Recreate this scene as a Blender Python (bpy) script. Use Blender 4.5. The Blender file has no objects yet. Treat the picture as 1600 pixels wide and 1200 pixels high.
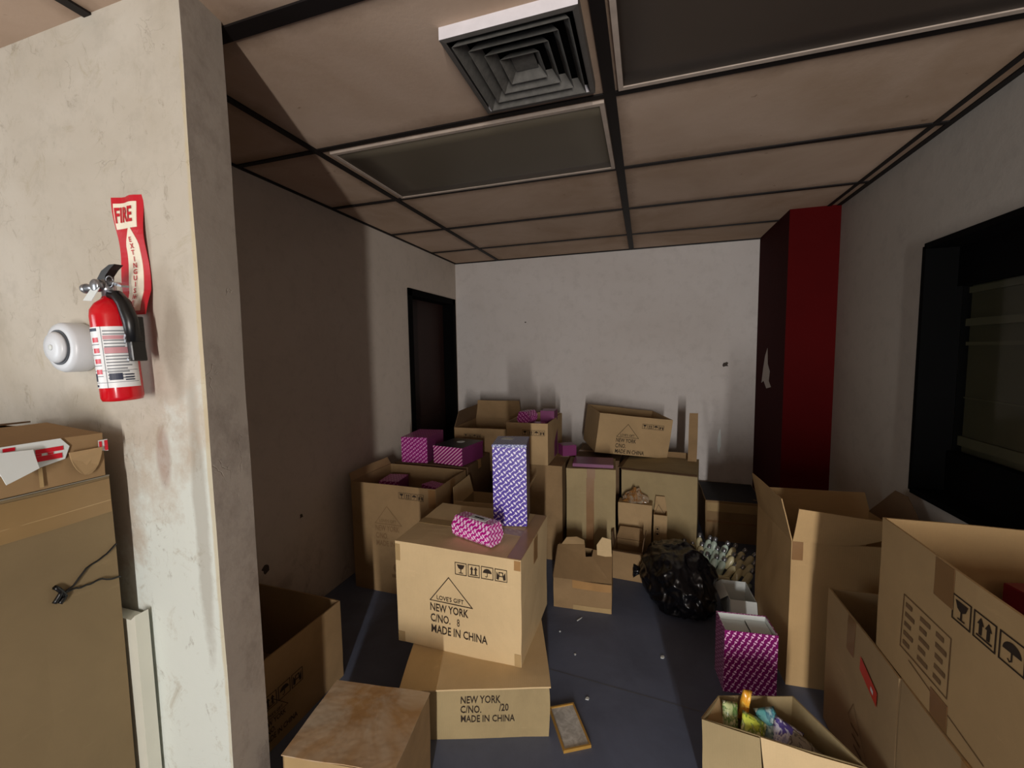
import bpy, bmesh, math, random
from mathutils import Vector, Matrix, noise, Euler
SC = bpy.context.scene
COL = SC.collection
PI = math.pi
R = math.radians

# ------------------------------------------------------------------ camera
CAMZ = 1.4265
cam_d = bpy.data.cameras.new('camera'); cam = bpy.data.objects.new('camera', cam_d); COL.objects.link(cam)
cam_d.sensor_width = 36; cam_d.lens = 656.6 / 1600 * 36; cam_d.clip_start = .02
yaw, pitch, roll = -.3078, -.0795, -.0146
fw = Vector((math.sin(yaw)*math.cos(pitch), math.cos(yaw)*math.cos(pitch), math.sin(pitch)))
rt = Vector((math.cos(yaw), -math.sin(yaw), 0)); up = rt.cross(fw)
r2 = rt*math.cos(roll) + up*math.sin(roll); u2 = -rt*math.sin(roll) + up*math.cos(roll)
m = Matrix((r2, u2, -fw)).transposed().to_4x4(); m.translation = (0, 0, CAMZ)
cam.matrix_world = m
SC.camera = cam

# ------------------------------------------------------------------ colour management, world, daylight
SC.view_settings.view_transform = 'Standard'; SC.view_settings.look = 'None'
SC.view_settings.exposure = 0.28; SC.view_settings.gamma = 1.0; SC.view_settings.use_curve_mapping = False
w = bpy.data.worlds.new('world'); SC.world = w; w.use_nodes = True
bg = w.node_tree.nodes['Background']; bg.inputs[0].default_value = (.75, .85, 1, 1); bg.inputs[1].default_value = .5

def area(name, loc, aim, sx, sy, power, color):
    l = bpy.data.lights.new(name, 'AREA'); l.shape = 'RECTANGLE'; l.size = sx; l.size_y = sy
    l.energy = power; l.color = color
    o = bpy.data.objects.new(name, l); COL.objects.link(o); o.location = loc
    o.rotation_euler = (Vector(aim) - Vector(loc)).to_track_quat('-Z', 'Y').to_euler()
    return o
# daylight through the glazed entrance door in the rear wall, and through the shop window on the street side
area('daylight_entrance', (.72, -2.94, .95), (-.3, 2, 1.5), .09, 1.7, 122, (1, .955, .91))
area('daylight_shop_window', (-3.12, -1.3, 1.15), (1.2, .3, .9), 1.3, 1.4, 27, (.90, .96, 1))

# ------------------------------------------------------------------ object helpers
def link(o, parent=None):
    COL.objects.link(o)
    if parent: o.parent = parent
    return o
def tag(o, label=None, cat=None, group=None, kind=None):
    if label: o['label'] = label
    if cat: o['category'] = cat
    if group: o['group'] = group
    if kind: o['kind'] = kind
    return o
def thing(name, label, cat, loc, rot=(0, 0, 0), group=None):
    o = bpy.data.objects.new(name, None); COL.objects.link(o); o.empty_display_size = .05
    o.location = loc; o.rotation_euler = rot
    return tag(o, label, cat, group)
def obj(name, bm, mat, parent=None, smooth=False):
    me = bpy.data.meshes.new(name); bm.normal_update(); bm.to_mesh(me); bm.free()
    for mm in (mat if isinstance(mat, (list, tuple)) else [mat]): me.materials.append(mm)
    if smooth:
        for p in me.polygons: p.use_smooth = True
    return link(bpy.data.objects.new(name, me), parent)
def struct(name, bm, mat, parent=None, smooth=False):
    o = obj(name, bm, mat, parent, smooth); o['kind'] = 'structure'; return o
def dup(root, loc, rot, label=None, group=None):
    r = root.copy(); COL.objects.link(r); r.location = loc; r.rotation_euler = rot
    if label: r['label'] = label
    if group: r['group'] = group
    for ch in list(root.children):
        c = ch.copy(); COL.objects.link(c); c.parent = r
    return r

def box(bm, x0, x1, y0, y1, z0, z1, cuts=0, mi=0):
    vs = [bm.verts.new(p) for p in ((x0,y0,z0),(x1,y0,z0),(x1,y1,z0),(x0,y1,z0),(x0,y0,z1),(x1,y0,z1),(x1,y1,z1),(x0,y1,z1))]
    fs = [bm.faces.new([vs[i] for i in f]) for f in ((3,2,1,0),(4,5,6,7),(0,1,5,4),(1,2,6,5),(2,3,7,6),(3,0,4,7))]
    for f in fs: f.material_index = mi
    if cuts:
        es = list({e for f in fs for e in f.edges if e.calc_length() > .06})
        bmesh.ops.subdivide_edges(bm, edges=es, cuts=cuts, use_grid_fill=True)
    return vs
def uvbox(bm):
    uv = bm.loops.layers.uv.verify(); bm.normal_update()
    for f in bm.faces:
        n = f.normal; a = max(range(3), key=lambda i: abs(n[i]))
        for l in f.loops:
            c = l.vert.co
            l[uv].uv = (c.y, c.z) if a == 0 else (c.x, c.z) if a == 1 else (c.x, c.y)
def nv(co, seed, f=4.0):
    return noise.noise_vector(Vector(co) * f + Vector((seed*3.7, seed*1.3, seed*7.1)))
def wobble(bm, seed, amp, f=4.0):
    for v in bm.verts: v.co += nv(v.co, seed, f) * amp
def prism(bm, pts, ax, a0, a1):
    """polygon pts in the two other axes, extruded along axis ax"""
    def P(p, a):
        return (a, p[0], p[1]) if ax == 0 else (p[0], a, p[1]) if ax == 1 else (p[0], p[1], a)
    A = [bm.verts.new(P(p, a0)) for p in pts]; B = [bm.verts.new(P(p, a1)) for p in pts]
    n = len(pts); bm.faces.new(A); bm.faces.new(B[::-1])
    for i in range(n): bm.faces.new((A[i], B[i], B[(i+1) % n], A[(i+1) % n]))
    bmesh.ops.recalc_face_normals(bm, faces=bm.faces)
def lathe(bm, prof, seg=32, M=None):
    rings = []
    for r, z in prof:
        rings.append([bm.verts.new((r*math.cos(2*PI*i/seg), r*math.sin(2*PI*i/seg), z)) for i in range(seg)] if r > 1e-5 else [bm.verts.new((0, 0, z))])
    new = [v for r in rings for v in r]
    for a, b in zip(rings, rings[1:]):
        for i in range(seg):
            j = (i+1) % seg
            if len(a) == 1 and len(b) == 1: continue
            if len(a) == 1: bm.faces.new((a[0], b[j], b[i]))
            elif len(b) == 1: bm.faces.new((a[i], a[j], b[0]))
            else: bm.faces.new((a[i], a[j], b[j], b[i]))
    if M is not None:
        for v in new: v.co = M @ v.co
    bmesh.ops.recalc_face_normals(bm, faces=bm.faces)
def tube(bm, pts, r, seg=8, rs=None):
    pts = [Vector(p) for p in pts]; rings = []
    for i, p in enumerate(pts):
        t = (pts[min(i+1, len(pts)-1)] - pts[max(i-1, 0)]).normalized()
        a = t.cross(Vector((0, 0, 1)));
        if a.length < .1: a = t.cross(Vector((1, 0, 0)))
        a.normalize(); b = t.cross(a); rr = rs[i] if rs else r
        rings.append([bm.verts.new(p + a*rr*math.cos(2*PI*k/seg) + b*rr*math.sin(2*PI*k/seg)) for k in range(seg)])
    for A, B in zip(rings, rings[1:]):
        for k in range(seg): bm.faces.new((A[k], A[(k+1) % seg], B[(k+1) % seg], B[k]))
    bm.faces.new(rings[0][::-1]); bm.faces.new(rings[-1])
    bmesh.ops.recalc_face_normals(bm, faces=bm.faces)

# ------------------------------------------------------------------ materials
def lin(c):
    return tuple(((v/255)/12.92 if v/255 <= .04045 else ((v/255+.055)/1.055)**2.4) for v in c) + (1,)
class NT:
    def __init__(s, name, rough=.7, spec=.3):
        s.m = bpy.data.materials.new(name); s.m.use_nodes = True; s.t = s.m.node_tree
        s.b = s.t.nodes['Principled BSDF']; s.b.inputs['Roughness'].default_value = rough
        s.b.inputs['Specular IOR Level'].default_value = spec
    def n(s, typ, **kw):
        o = s.t.nodes.new(typ)
        for k, v in kw.items(): setattr(o, k, v)
        return o
    def l(s, a, b): s.t.links.new(a, b)
    def put(s, inp, v):
        if isinstance(v, (int, float)): inp.default_value = v
        elif isinstance(v, tuple): inp.default_value = v
        else: s.l(v, inp)
    def math(s, op, a, b=0, c=0):
        o = s.n('ShaderNodeMath', operation=op); s.put(o.inputs[0], a); s.put(o.inputs[1], b)
        if op in ('MULTIPLY_ADD',): s.put(o.inputs[2], c)
        return o.outputs[0]
    def mix(s, f, a, b, mode='MIX'):
        o = s.n('ShaderNodeMix', data_type='RGBA', blend_type=mode); s.put(o.inputs[0], f)
        s.put(o.inputs[6], a); s.put(o.inputs[7], b); return o.outputs[2]
    def coord(s, which='Object'): return s.n('ShaderNodeTexCoord').outputs[which]
    def map(s, vec, loc=(0, 0, 0), rot=(0, 0, 0), sc=(1, 1, 1)):
        o = s.n('ShaderNodeMapping'); s.l(vec, o.inputs[0]); o.inputs[1].default_value = loc
        o.inputs[2].default_value = rot; o.inputs[3].default_value = sc; return o.outputs[0]
    def noise(s, vec, scale, detail=4, rough=.6, dist=0):
        o = s.n('ShaderNodeTexNoise'); s.l(vec, o.inputs['Vector']); o.inputs['Scale'].default_value = scale
        o.inputs['Detail'].default_value = detail; o.inputs['Roughness'].default_value = rough
        o.inputs['Distortion'].default_value = dist; return o.outputs[0]
    def ramp(s, f, stops):
        o = s.n('ShaderNodeValToRGB'); s.l(f, o.inputs[0]); cr = o.color_ramp
        while len(cr.elements) > 1: cr.elements.remove(cr.elements[-1])
        cr.elements[0].position = stops[0][0]; cr.elements[0].color = stops[0][1]
        for p, c in stops[1:]:
            e = cr.elements.new(p); e.color = c
        return o.outputs[0]
    def bump(s, h, strength=.2, dist=.01):
        o = s.n('ShaderNodeBump'); o.inputs['Strength'].default_value = strength; o.inputs['Distance'].default_value = dist
        s.l(h, o.inputs['Height']); s.l(o.outputs[0], s.b.inputs['Normal'])
    def col(s, c): s.put(s.b.inputs['Base Color'], c)
g = lambda v: (v, v, v, 1)
def plain(name, c, rough=.6, metal=0, spec=.4, var=.12, scale=30):
    t = NT(name, rough, spec); c = lin(c); co = t.coord()
    n = t.noise(co, scale, 3)
    t.col(t.mix(n, tuple(x*(1-var) for x in c[:3]) + (1,), tuple(min(1, x*(1+var)) for x in c[:3]) + (1,)))
    t.b.inputs['Metallic'].default_value = metal
    return t.m
def cardboard(name, c, stain=.35, seed=0):
    t = NT(name, .78, .25); c = lin(c)
    co = t.map(t.coord(), loc=(seed*3.1, seed*1.7, seed))
    fine = t.noise(t.map(co, sc=(60, 60, 60)), 6, 2)
    big = t.noise(co, 3.0, 5, .65, .4)
    flute = t.n('ShaderNodeTexWave', wave_type='BANDS', bands_direction='X'); t.l(co, flute.inputs[0]); flute.inputs['Scale'].default_value = 42
    flute.inputs['Distortion'].default_value = .6
    dk = tuple(x*(1-stain) for x in c[:3]) + (1,)
    a = t.mix(t.ramp(big, [(.35, g(0)), (.7, g(1))]), c, dk)
    a = t.mix(t.math('MULTIPLY', fine, .10), a, (.16, .1, .05, 1))
    scuff = t.ramp(t.noise(t.map(co, sc=(1, 1, 5)), 7, 6, .7), [(.62, g(0)), (.72, g(1))])
    a = t.mix(t.math('MULTIPLY', scuff, .22), a, (min(1, c[0]*1.35), min(1, c[1]*1.35), min(1, c[2]*1.4), 1))
    t.col(a)
    t.bump(t.math('ADD', t.math('MULTIPLY', flute.outputs[0], .04), t.math('MULTIPLY', big, .6)), .35, .01)
    return t.m
CB_LIGHT = cardboard('cardboard_pale', (214, 188, 144), .14, 1)
CB_MID = cardboard('cardboard_tan', (178, 150, 110), .20, 2)
CB_BROWN = cardboard('cardboard_brown', (152, 124, 88), .28, 3)  # this and the next: own browns, plus back-pile dimness painted into the colour
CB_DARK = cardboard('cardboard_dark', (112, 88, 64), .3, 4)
CB_OLIVE = cardboard('cardboard_grey_tan', (164, 146, 108), .24, 5)
CB_RIGHT = cardboard('cardboard_golden', (188, 156, 110), .15, 6)
CB_LEFT = cardboard('cardboard_dull', (128, 110, 80), .15, 7)
TAPE = plain('brown_packing_tape', (164, 126, 80), .28, 0, .5, .2, 12)
TAPE_L = plain('dull_packing_tape', (140, 114, 76), .35, 0, .5, .2, 8)
TAPE_D = plain('dark_packing_tape', (132, 98, 62), .35, 0, .5, .2, 12)
TAPE_Y = plain('yellowed_tape', (172, 146, 104), .2, 0, .6, .2, 9)
INK = plain('black_print_ink', (52, 42, 34), .8, 0, .2, .3, 60)
INK_F = plain('faded_print_ink', (118, 92, 64), .8, 0, .2, .3, 60)
WHITE = plain('white_paperboard', (214, 220, 218), .55, 0, .4, .05, 10)
WHITE_P = plain('white_plastic', (208, 212, 216), .35, 0, .5, .05, 8)
BLACK = plain('matt_black_paint', (4, 4, 4), .8, 0, .06, .2, 6)
BLACK_PL = plain('black_plastic', (14, 14, 15), .35, 0, .5, .2, 10)

def bone_pattern(name, base, fg, ln=.040, pitch=.019, wid=.0014, rad=.0036, rot=R(-40), rough=.35):
    t = NT(name, rough, .5)
    uv = t.map(t.coord('UV'), rot=(0, 0, rot)); sp = t.n('ShaderNodeSeparateXYZ'); t.l(uv, sp.inputs[0])
    bb = t.math('DIVIDE', sp.outputs[1], pitch); row = t.math('FLOOR', bb)
    aa = t.math('ADD', t.math('DIVIDE', sp.outputs[0], ln), t.math('MULTIPLY', row, .37))
    da = t.math('MULTIPLY', t.math('ABSOLUTE', t.math('SUBTRACT', t.math('FRACT', aa), .5)), ln)
    db = t.math('MULTIPLY', t.math('ABSOLUTE', t.math('SUBTRACT', t.math('FRACT', bb), .5)), pitch)
    bar = t.math('MULTIPLY', t.math('LESS_THAN', da, ln*.33), t.math('LESS_THAN', db, wid))
    ea = t.math('SUBTRACT', da, ln*.33); eb = t.math('SUBTRACT', db, rad*.75)
    end = t.math('LESS_THAN', t.math('ADD', t.math('MULTIPLY', ea, ea), t.math('MULTIPLY', eb, eb)), rad*rad)
    t.col(t.mix(t.math('MAXIMUM', bar, end), lin(base), lin(fg)))
    return t.m
BONE_PURPLE = bone_pattern('purple_bone_print', (74, 46, 158), (238, 232, 250))
BONE_LID = bone_pattern('blue_grey_bone_print', (84, 88, 148), (190, 196, 220), .026, .013, .0012, .0026)
BONE_MAGENTA = bone_pattern('magenta_bone_print', (186, 16, 136), (246, 214, 240), .036, .018, .0017, .0043)
BONE_PLUM = bone_pattern('plum_bone_print', (128, 12, 100), (244, 200, 232), .032, .0205, .0012, .0032, R(-62))
BONE_DIM = bone_pattern('dull_magenta_bone_print', (136, 26, 108), (214, 150, 196), .034, .021, .0014, .0034)
PLUM = plain('plum_card', (112, 44, 92), .4, 0, .5, .06, 8)
PURPLE_SIDE = plain('dark_purple_card', (62, 36, 84), .4, 0, .5, .08, 8)
def stripes(name, a, b, p):
    t = NT(name, .4, .5); uv = t.map(t.coord('UV'), rot=(0, 0, R(50))); sp = t.n('ShaderNodeSeparateXYZ'); t.l(uv, sp.inputs[0])
    t.col(t.mix(t.math('LESS_THAN', t.math('FRACT', t.math('DIVIDE', sp.outputs[0], p)), .38), lin(a), lin(b))); return t.m
STRIPE = stripes('magenta_diagonal_stripes', (138, 26, 104), (222, 170, 196), .0185)

def plaster(name, base, dirty, scale=1.2, amt=.5, cracks=0, low=None, lowc=None, rough=.75):
    t = NT(name, rough, .3); co = t.coord()
    a = t.mix(t.math('MULTIPLY', t.ramp(t.noise(co, scale, 6, .6, .5), [(.4, g(0)), (.75, g(1))]), amt), lin(base), lin(dirty))
    mott = t.noise(co, 14, 5, .7)
    a = t.mix(t.math('MULTIPLY', t.ramp(mott, [(.5, g(0)), (.75, g(1))]), .18), a, lin(tuple(int(x*.72) for x in dirty)))
    h = t.math('MULTIPLY', mott, .5)
    if low:     # scuffs below a height
        sp = t.n('ShaderNodeSeparateXYZ'); t.l(co, sp.inputs[0])
        mr = t.n('ShaderNodeMapRange'); t.l(sp.outputs[2], mr.inputs[0]); mr.inputs[1].default_value = low; mr.inputs[2].default_value = low-.5
        f = t.math('MULTIPLY', mr.outputs[0], t.ramp(t.noise(co, 4.2, 6, .7, .7), [(.48, g(0)), (.6, g(1))]))
        a = t.mix(t.math('MULTIPLY', f, .65), a, lin(lowc))
    if cracks:
        nz = t.n('ShaderNodeTexNoise'); t.l(co, nz.inputs['Vector']); nz.inputs['Scale'].default_value = 3; nz.inputs['Detail'].default_value = 6
        v = t.n('ShaderNodeVectorMath', operation='MULTIPLY_ADD'); t.l(nz.outputs['Color'], v.inputs[0]); v.inputs[1].default_value = (.5, .5, .5); t.l(co, v.inputs[2])
        vo = t.n('ShaderNodeTexVoronoi', feature='DISTANCE_TO_EDGE'); t.l(v.outputs[0], vo.inputs['Vector']); vo.inputs['Scale'].default_value = 13
        line = t.ramp(vo.outputs['Distance'], [(0, g(1)), (.018, g(0))])
        mask = t.ramp(t.noise(co, 5, 3), [(.56, g(0)), (.63, g(1))])
        f = t.math('MULTIPLY', line, mask)
        a = t.mix(t.math('MULTIPLY', f, .55*cracks), a, lin((104, 92, 76)))
        h = t.math('SUBTRACT', h, t.math('MULTIPLY', f, .8))
    t.col(a); t.bump(h, .25, .008)
    return t
WALL_BACK = plaster('back_wall_plaster', (200, 194, 190), (176, 166, 158), .9, .5, 0, .62, (120, 114, 108)).m
WALL_RIGHT = plaster('right_wall_plaster', (176, 168, 158), (150, 142, 132), .9, .5).m
WALL_LEFT = plaster('left_wall_plaster', (190, 178, 166), (160, 148, 134), 1.1, .5, 0, .5, (122, 110, 98)).m

# partition plaster: cream above, pale cool daylight painted in low down by the free end, sooty patches where things hung
t = plaster('partition_plaster', (190, 182, 168), (156, 144, 124), 1.5, .75, .45)
base_link = t.b.inputs['Base Color'].links[0].from_socket
co = t.coord(); sp = t.n('ShaderNodeSeparateXYZ'); t.l(co, sp.inputs[0])
def blob(cx, cz, rx, rz, lo=.6, hi=1.15):
    ax = t.math('DIVIDE', t.math('SUBTRACT', sp.outputs[0], cx), rx); az = t.math('DIVIDE', t.math('SUBTRACT', sp.outputs[2], cz), rz)
    d = t.math('SQRT', t.math('ADD', t.math('MULTIPLY', ax, ax), t.math('MULTIPLY', az, az)))
    d = t.math('ADD', d, t.math('MULTIPLY', t.math('SUBTRACT', t.noise(co, 9, 5, .7), .5), .9))
    return t.ramp(d, [(lo, g(1)), (hi, g(0))])
a = t.mix(t.math('MULTIPLY', blob(-1.05, .35, .42, .98, .75, 1.05), .85), base_link, lin((212, 220, 214)))
a = t.mix(t.math('MULTIPLY', t.ramp(t.noise(co, 11, 6, .75, 1.0), [(.56, g(0)), (.70, g(1))]), .45), a, lin((158, 146, 122)))
a = t.mix(t.math('MULTIPLY', blob(-1.13, 1.45, .05, .15), .38), a, lin((120, 106, 90)))
a = t.mix(t.math('MULTIPLY', blob(-1.20, 1.16, .03, .10), .5), a, lin((150, 118, 106)))
a = t.mix(t.math('MULTIPLY', blob(-1.08, 1.0, .03, .45), .4), a, lin((128, 114, 96)))
a = t.mix(t.math('MULTIPLY', t.ramp(t.noise(t.map(co, sc=(1, 1, .5)), 18, 6, .8, .6), [(.6, g(0)), (.68, g(1))]), .4), a, lin((120, 108, 90)))
a = t.mix(t.math('MULTIPLY', blob(-1.50, 1.28, .12, .07), .35), a, lin((150, 138, 116)))
a = t.mix(t.math('MULTIPLY', blob(-1.035, 1.2, .012, 1.1), .55), a, lin((186, 168, 126)))
t.col(a); PARTITION = t.m
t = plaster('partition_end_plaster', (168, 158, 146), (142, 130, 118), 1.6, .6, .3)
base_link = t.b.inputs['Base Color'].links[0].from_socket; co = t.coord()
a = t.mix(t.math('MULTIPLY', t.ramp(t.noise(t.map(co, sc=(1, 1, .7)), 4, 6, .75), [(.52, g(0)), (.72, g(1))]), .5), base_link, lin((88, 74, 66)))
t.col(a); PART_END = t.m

# ceiling tiles: pinkish tan board, grimy where they meet the bars
M0, M1, C1 = -1.343, -.1231, 1.523
HC = 2.2841
t = NT('ceiling_tiles', .85, .2); co = t.coord(); sp = t.n('ShaderNodeSeparateXYZ'); t.l(co, sp.inputs[0])
def edge(o, origin, period):
    fr = t.math('FRACT', t.math('ADD', t.math('DIVIDE', t.math('SUBTRACT', o, origin), period), 20.0))
    return t.math('MULTIPLY', t.math('SUBTRACT', .5, t.math('ABSOLUTE', t.math('SUBTRACT', fr, .5))), period)
d = t.math('MINIMUM', edge(sp.outputs[0], M0, 1.22), edge(sp.outputs[1], C1, .61))
d = t.math('ADD', d, t.math('MULTIPLY', t.math('SUBTRACT', t.noise(co, 7, 5, .7), .5), .11))
grime = t.ramp(d, [(.0, g(1)), (.075, g(0))])
a = t.mix(t.ramp(t.noise(co, 1.4, 5, .6, .4), [(.35, g(0)), (.7, g(1))]), lin((196, 172, 152)), lin((170, 144, 120)))
a = t.mix(t.math('MULTIPLY', grime, .5), a, lin((92, 68, 46)))
a = t.mix(t.ramp(t.noise(co, 19, 2), [(.74, g(0)), (.77, g(.5))]), a, lin((110, 86, 62)))
t.col(a); t.bump(t.noise(co, 60, 3), .1, .004); CEIL = t.m
GRID = plain('sooty_ceiling_bar', (18, 12, 11), .6, 0, .3, .3, 20)
# floor: slate blue-black sheet with faint scuffs
t = NT('dark_slate_floor', .62, .35); co = t.coord()
a = t.mix(t.ramp(t.noise(co, 2.2, 6, .65, .4), [(.35, g(0)), (.7, g(1))]), lin((86, 93, 112)), lin((104, 112, 134)))
a = t.mix(t.ramp(t.noise(co, 26, 4, .7), [(.68, g(0)), (.8, g(.35))]), a, lin((110, 112, 116)))
t.col(a); t.bump(t.noise(co, 30, 3), .12, .004); FLOOR = t.m
SEAM = plain('floor_seam_dust', (104, 104, 104), .8, 0, .2, .4, 40)
# red column with a flaked patch
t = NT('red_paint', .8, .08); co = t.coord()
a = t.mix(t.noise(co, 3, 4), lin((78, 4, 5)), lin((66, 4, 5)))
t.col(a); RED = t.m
RED_D = plain('shaded_red_paint', (58, 5, 6), .8, 0, .08, .15, 3)  # column's left face: the same red with its shade painted in
RED_EXT = plain('glossy_red_enamel', (196, 14, 28), .18, 0, .6, .05, 5)

# ------------------------------------------------------------------ the room
XL, XR, YB, YR = -1.789, 1.129, 3.841, -3.0
def slab(name, x0, x1, y0, y1, z0, z1, mat, parent=None):
    bm = bmesh.new(); box(bm, x0, x1, y0, y1, z0, z1); return struct(name, bm, mat, parent)
slab('floor', -3.3, 2.75, YR-.1, YB+.1, -.06, 0, FLOOR)
slab('ceiling', -3.3, 2.75, YR-.1, YB+.1, HC, HC+.05, CEIL)
slab('wall_back', XL-.1, .92, YB, YB+.1, 0, HC, WALL_BACK)
# left wall with its door opening
DY0, DY1, DZ = 2.945, 3.80, 1.93
bm = bmesh.new(); box(bm, XL-.12, XL, .88, DY0, 0, HC); box(bm, XL-.12, XL, DY1, YB, 0, HC); box(bm, XL-.12, XL, DY0, DY1, DZ, HC)
struct('wall_left', bm, WALL_LEFT)
# right wall with its window opening
WY1, WY0, WZ0, WZ1 = 2.255, .75, .79, 1.838
bm = bmesh.new(); box(bm, XR, XR+.14, WY1, YB, 0, HC); box(bm, XR, XR+.14, .6, WY0, 0, HC)
box(bm, XR, XR+.14, WY0, WY1, 0, WZ0); box(bm, XR, XR+.14, WY0, WY1, WZ1, HC)
struct('wall_right', bm, WALL_RIGHT)
# partition (long face towards the camera, free end beside the passage)
bm = bmesh.new(); pts = [(-3.2, .755), (-1.03, .755), (-1.052, .88), (-3.2, .88)]
A = []; nz = 30
for k in range(nz+1):
    z = HC*k/nz
    row = []
    for i, p in enumerate(pts):
        o = nv((p[0], p[1], z), 2, 5) * (.0035 if i in (1, 2) else 0)
        row.append(bm.verts.new((p[0]+o.x, p[1]+o.y*.5, z)))
    A.append(row)
for a_, b_ in zip(A, A[1:]):
    for i in range(4):
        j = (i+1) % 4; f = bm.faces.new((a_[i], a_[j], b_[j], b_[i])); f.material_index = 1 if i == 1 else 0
bm.faces.new(A[0][::-1]); bm.faces.new(A[-1]); bmesh.ops.recalc_face_normals(bm, faces=bm.faces)
struct('wall_partition', bm, [PARTITION, PART_END])
# red corner column
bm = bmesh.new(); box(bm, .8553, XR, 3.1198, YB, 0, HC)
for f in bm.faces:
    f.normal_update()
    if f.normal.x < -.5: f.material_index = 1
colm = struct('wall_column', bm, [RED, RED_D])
bm = bmesh.new()
chip = [(3.52, 1.42), (3.50, 1.30), (3.44, 1.25), (3.46, 1.18), (3.40, 1.14), (3.52, 1.12), (3.60, 1.17), (3.66, 1.15), (3.62, 1.27), (3.58, 1.36)]
bm.faces.new([bm.verts.new((.8545, y, z)) for y, z in chip])
struct('flaked_paint_patch', bm, WALL_BACK, colm)
# rear of the room, behind the photographer: entrance door opening and shop window
bm = bmesh.new(); box(bm, -3.3, .6, YR-.1, YR, 0, HC); box(bm, .84, 2.75, YR-.1, YR, 0, HC); box(bm, .6, .84, YR-.1, YR, 1.85, HC)
struct('wall_rear', bm, WALL_RIGHT)
bm = bmesh.new(); box(bm, -3.3, -3.2, YR, -2, 0, HC); box(bm, -3.3, -3.2, -2, -.6, 0, .4); box(bm, -3.3, -3.2, -2, -.6, 1.9, HC); box(bm, -3.3, -3.2, -.6, .88, 0, HC)
struct('wall_far_left', bm, WALL_RIGHT)
slab('wall_jog', XR+.14, 2.75, .6, .7, 0, HC, WALL_RIGHT)
bm = bmesh.new(); box(bm, 2.65, 2.75, YR, .7, 0, HC)
struct('wall_street', bm, WALL_RIGHT)

# door in the left wall: black casing and a leaf of dark brown-red wood
bm = bmesh.new(); fw_ = .055
box(bm, XL-.14, XL+.012, DY0, DY0+fw_, 0, DZ); box(bm, XL-.14, XL+.012, DY1-fw_, DY1, 0, DZ); box(bm, XL-.14, XL+.012, DY0, DY1, DZ-fw_, DZ)
d1 = struct('door_1', bm, BLACK)
DOORM = plain('dark_stained_door', (40, 22, 18), .6, 0, .3, .3, 5)
bm = bmesh.new(); box(bm, XL-.13, XL-.10, DY0+fw_, DY1-fw_, 0, DZ-fw_)
for (z0, z1) in ((.2, .85), (1.0, 1.75)):
    box(bm, XL-.10, XL-.092, DY0+.16, DY1-.16, z0, z1)
struct('door_leaf', bm, DOORM, d1)
bm = bmesh.new(); lathe(bm, [(0, 0), (.02, .0), (.024, .02), (.018, .04), (0, .045)], 16, Matrix.Translation((XL-.1, DY0+.11, .95)) @ Matrix.Rotation(R(90), 4, 'Y'))
struct('door_handle', bm, BLACK_PL, d1, True)
slab('floor_beyond_door', XL-.6, XL-.14, DY0-.1, DY1+.1, -.06, 0, FLOOR)

# window in the right wall: deep black casing, black sash, a dim boarded panel behind
XW = XR
bm = bmesh.new()
box(bm, XW-.012, XW+.17, WY1-.012, WY1+.012, WZ0, WZ1)
box(bm, XW-.012, XW+.17, WY0, WY1, WZ1-.012, WZ1+.012); box(bm, XW-.012, XW+.17, WY0, WY1, WZ0-.012, WZ0+.012)
box(bm, XW-.012, XW+.17, WY0-.012, WY0+.012, WZ0, WZ1)
box(bm, XW+.10, XW+.14, WY0, WY1, 1.665, WZ1); box(bm, XW+.10, XW+.14, WY0, WY1, WZ0, .975)
win = struct('window_1', bm, BLACK)
OLIVE = plain('olive_board', (84, 80, 58), .5, 0, .4, .25, 3)
OLIVE_L = plain('pale_olive_moulding', (98, 94, 70), .5, 0, .4, .2, 6)
bm = bmesh.new(); box(bm, XW+.15, XW+.17, WY0, WY1+.02, WZ0, WZ1); struct('window_panel', bm, OLIVE, win)
bm = bmesh.new()
for z0, z1, dx in ((1.635, 1.66, .02), (1.50, 1.53, .03), (1.42, 1.435, .02), (1.0, 1.04, .03), (1.20, 1.206, .01)): box(bm, XW+.15-dx*.5, XW+.15, WY0, WY1-.01, z0, z1)
struct('window_moulding', bm, OLIVE_L, win)
gt = NT('window_glass', .08, .5); gt.col(lin((20, 22, 18))); gt.b.inputs['Alpha'].default_value = .15
bm = bmesh.new(); box(bm, XW+.118, XW+.121, WY0, WY1-.012, .975, 1.665); struct('window_pane', bm, gt.m, win)

# suspended-ceiling bars
k = 1
for x, wd in ((M0-1.22, .03), (M0, .028), (M1, .038), (XR-.012, .024)):
    slab('trim_%d' % k, x-wd/2, x+wd/2, YR if x < XR-.1 else .6, YB if x < .85 and x > XL else (3.12 if x > 0 else .755), HC-.006, HC+.002, GRID); k += 1
slab('trim_%d' % k, XR-.075, XR-.055, .6, 3.12, HC-.005, HC+.002, GRID); k += 1
for i in range(-7, 4):
    y = C1 + .61*i
    wd = .045 if i == -1 else .024
    slab('trim_%d' % k, XL if y > .88 else -3.2, XR if y > .6 else 2.65, y-wd/2, y+wd/2, HC-.0055, HC+.0025, GRID); k += 1
slab('trim_%d' % k, XL, .8553, YB-.012, YB, HC-.009, HC+.002, GRID); k += 1
slab('trim_%d' % k, XL, XL+.014, .88, YB, HC-.009, HC+.002, GRID); k += 1
slab('trim_%d' % k, -3.2, XL, .735, .755, HC-.009, HC+.002, GRID); k += 1
# floor seams
bm = bmesh.new()
for (a0, a1) in (((-1.2, 1.80), (.62, 1.66)), ((-.35, 2.72), (.95, 2.76))):
    a0 = Vector(a0); a1 = Vector(a1); n = Vector((-(a1-a0).y, (a1-a0).x)).normalized()*.0016
    bm.faces.new([bm.verts.new((p.x, p.y, .0012)) for p in (a0-n, a1-n, a1+n, a0+n)])
struct('trim_%d' % k, bm, SEAM)
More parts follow.
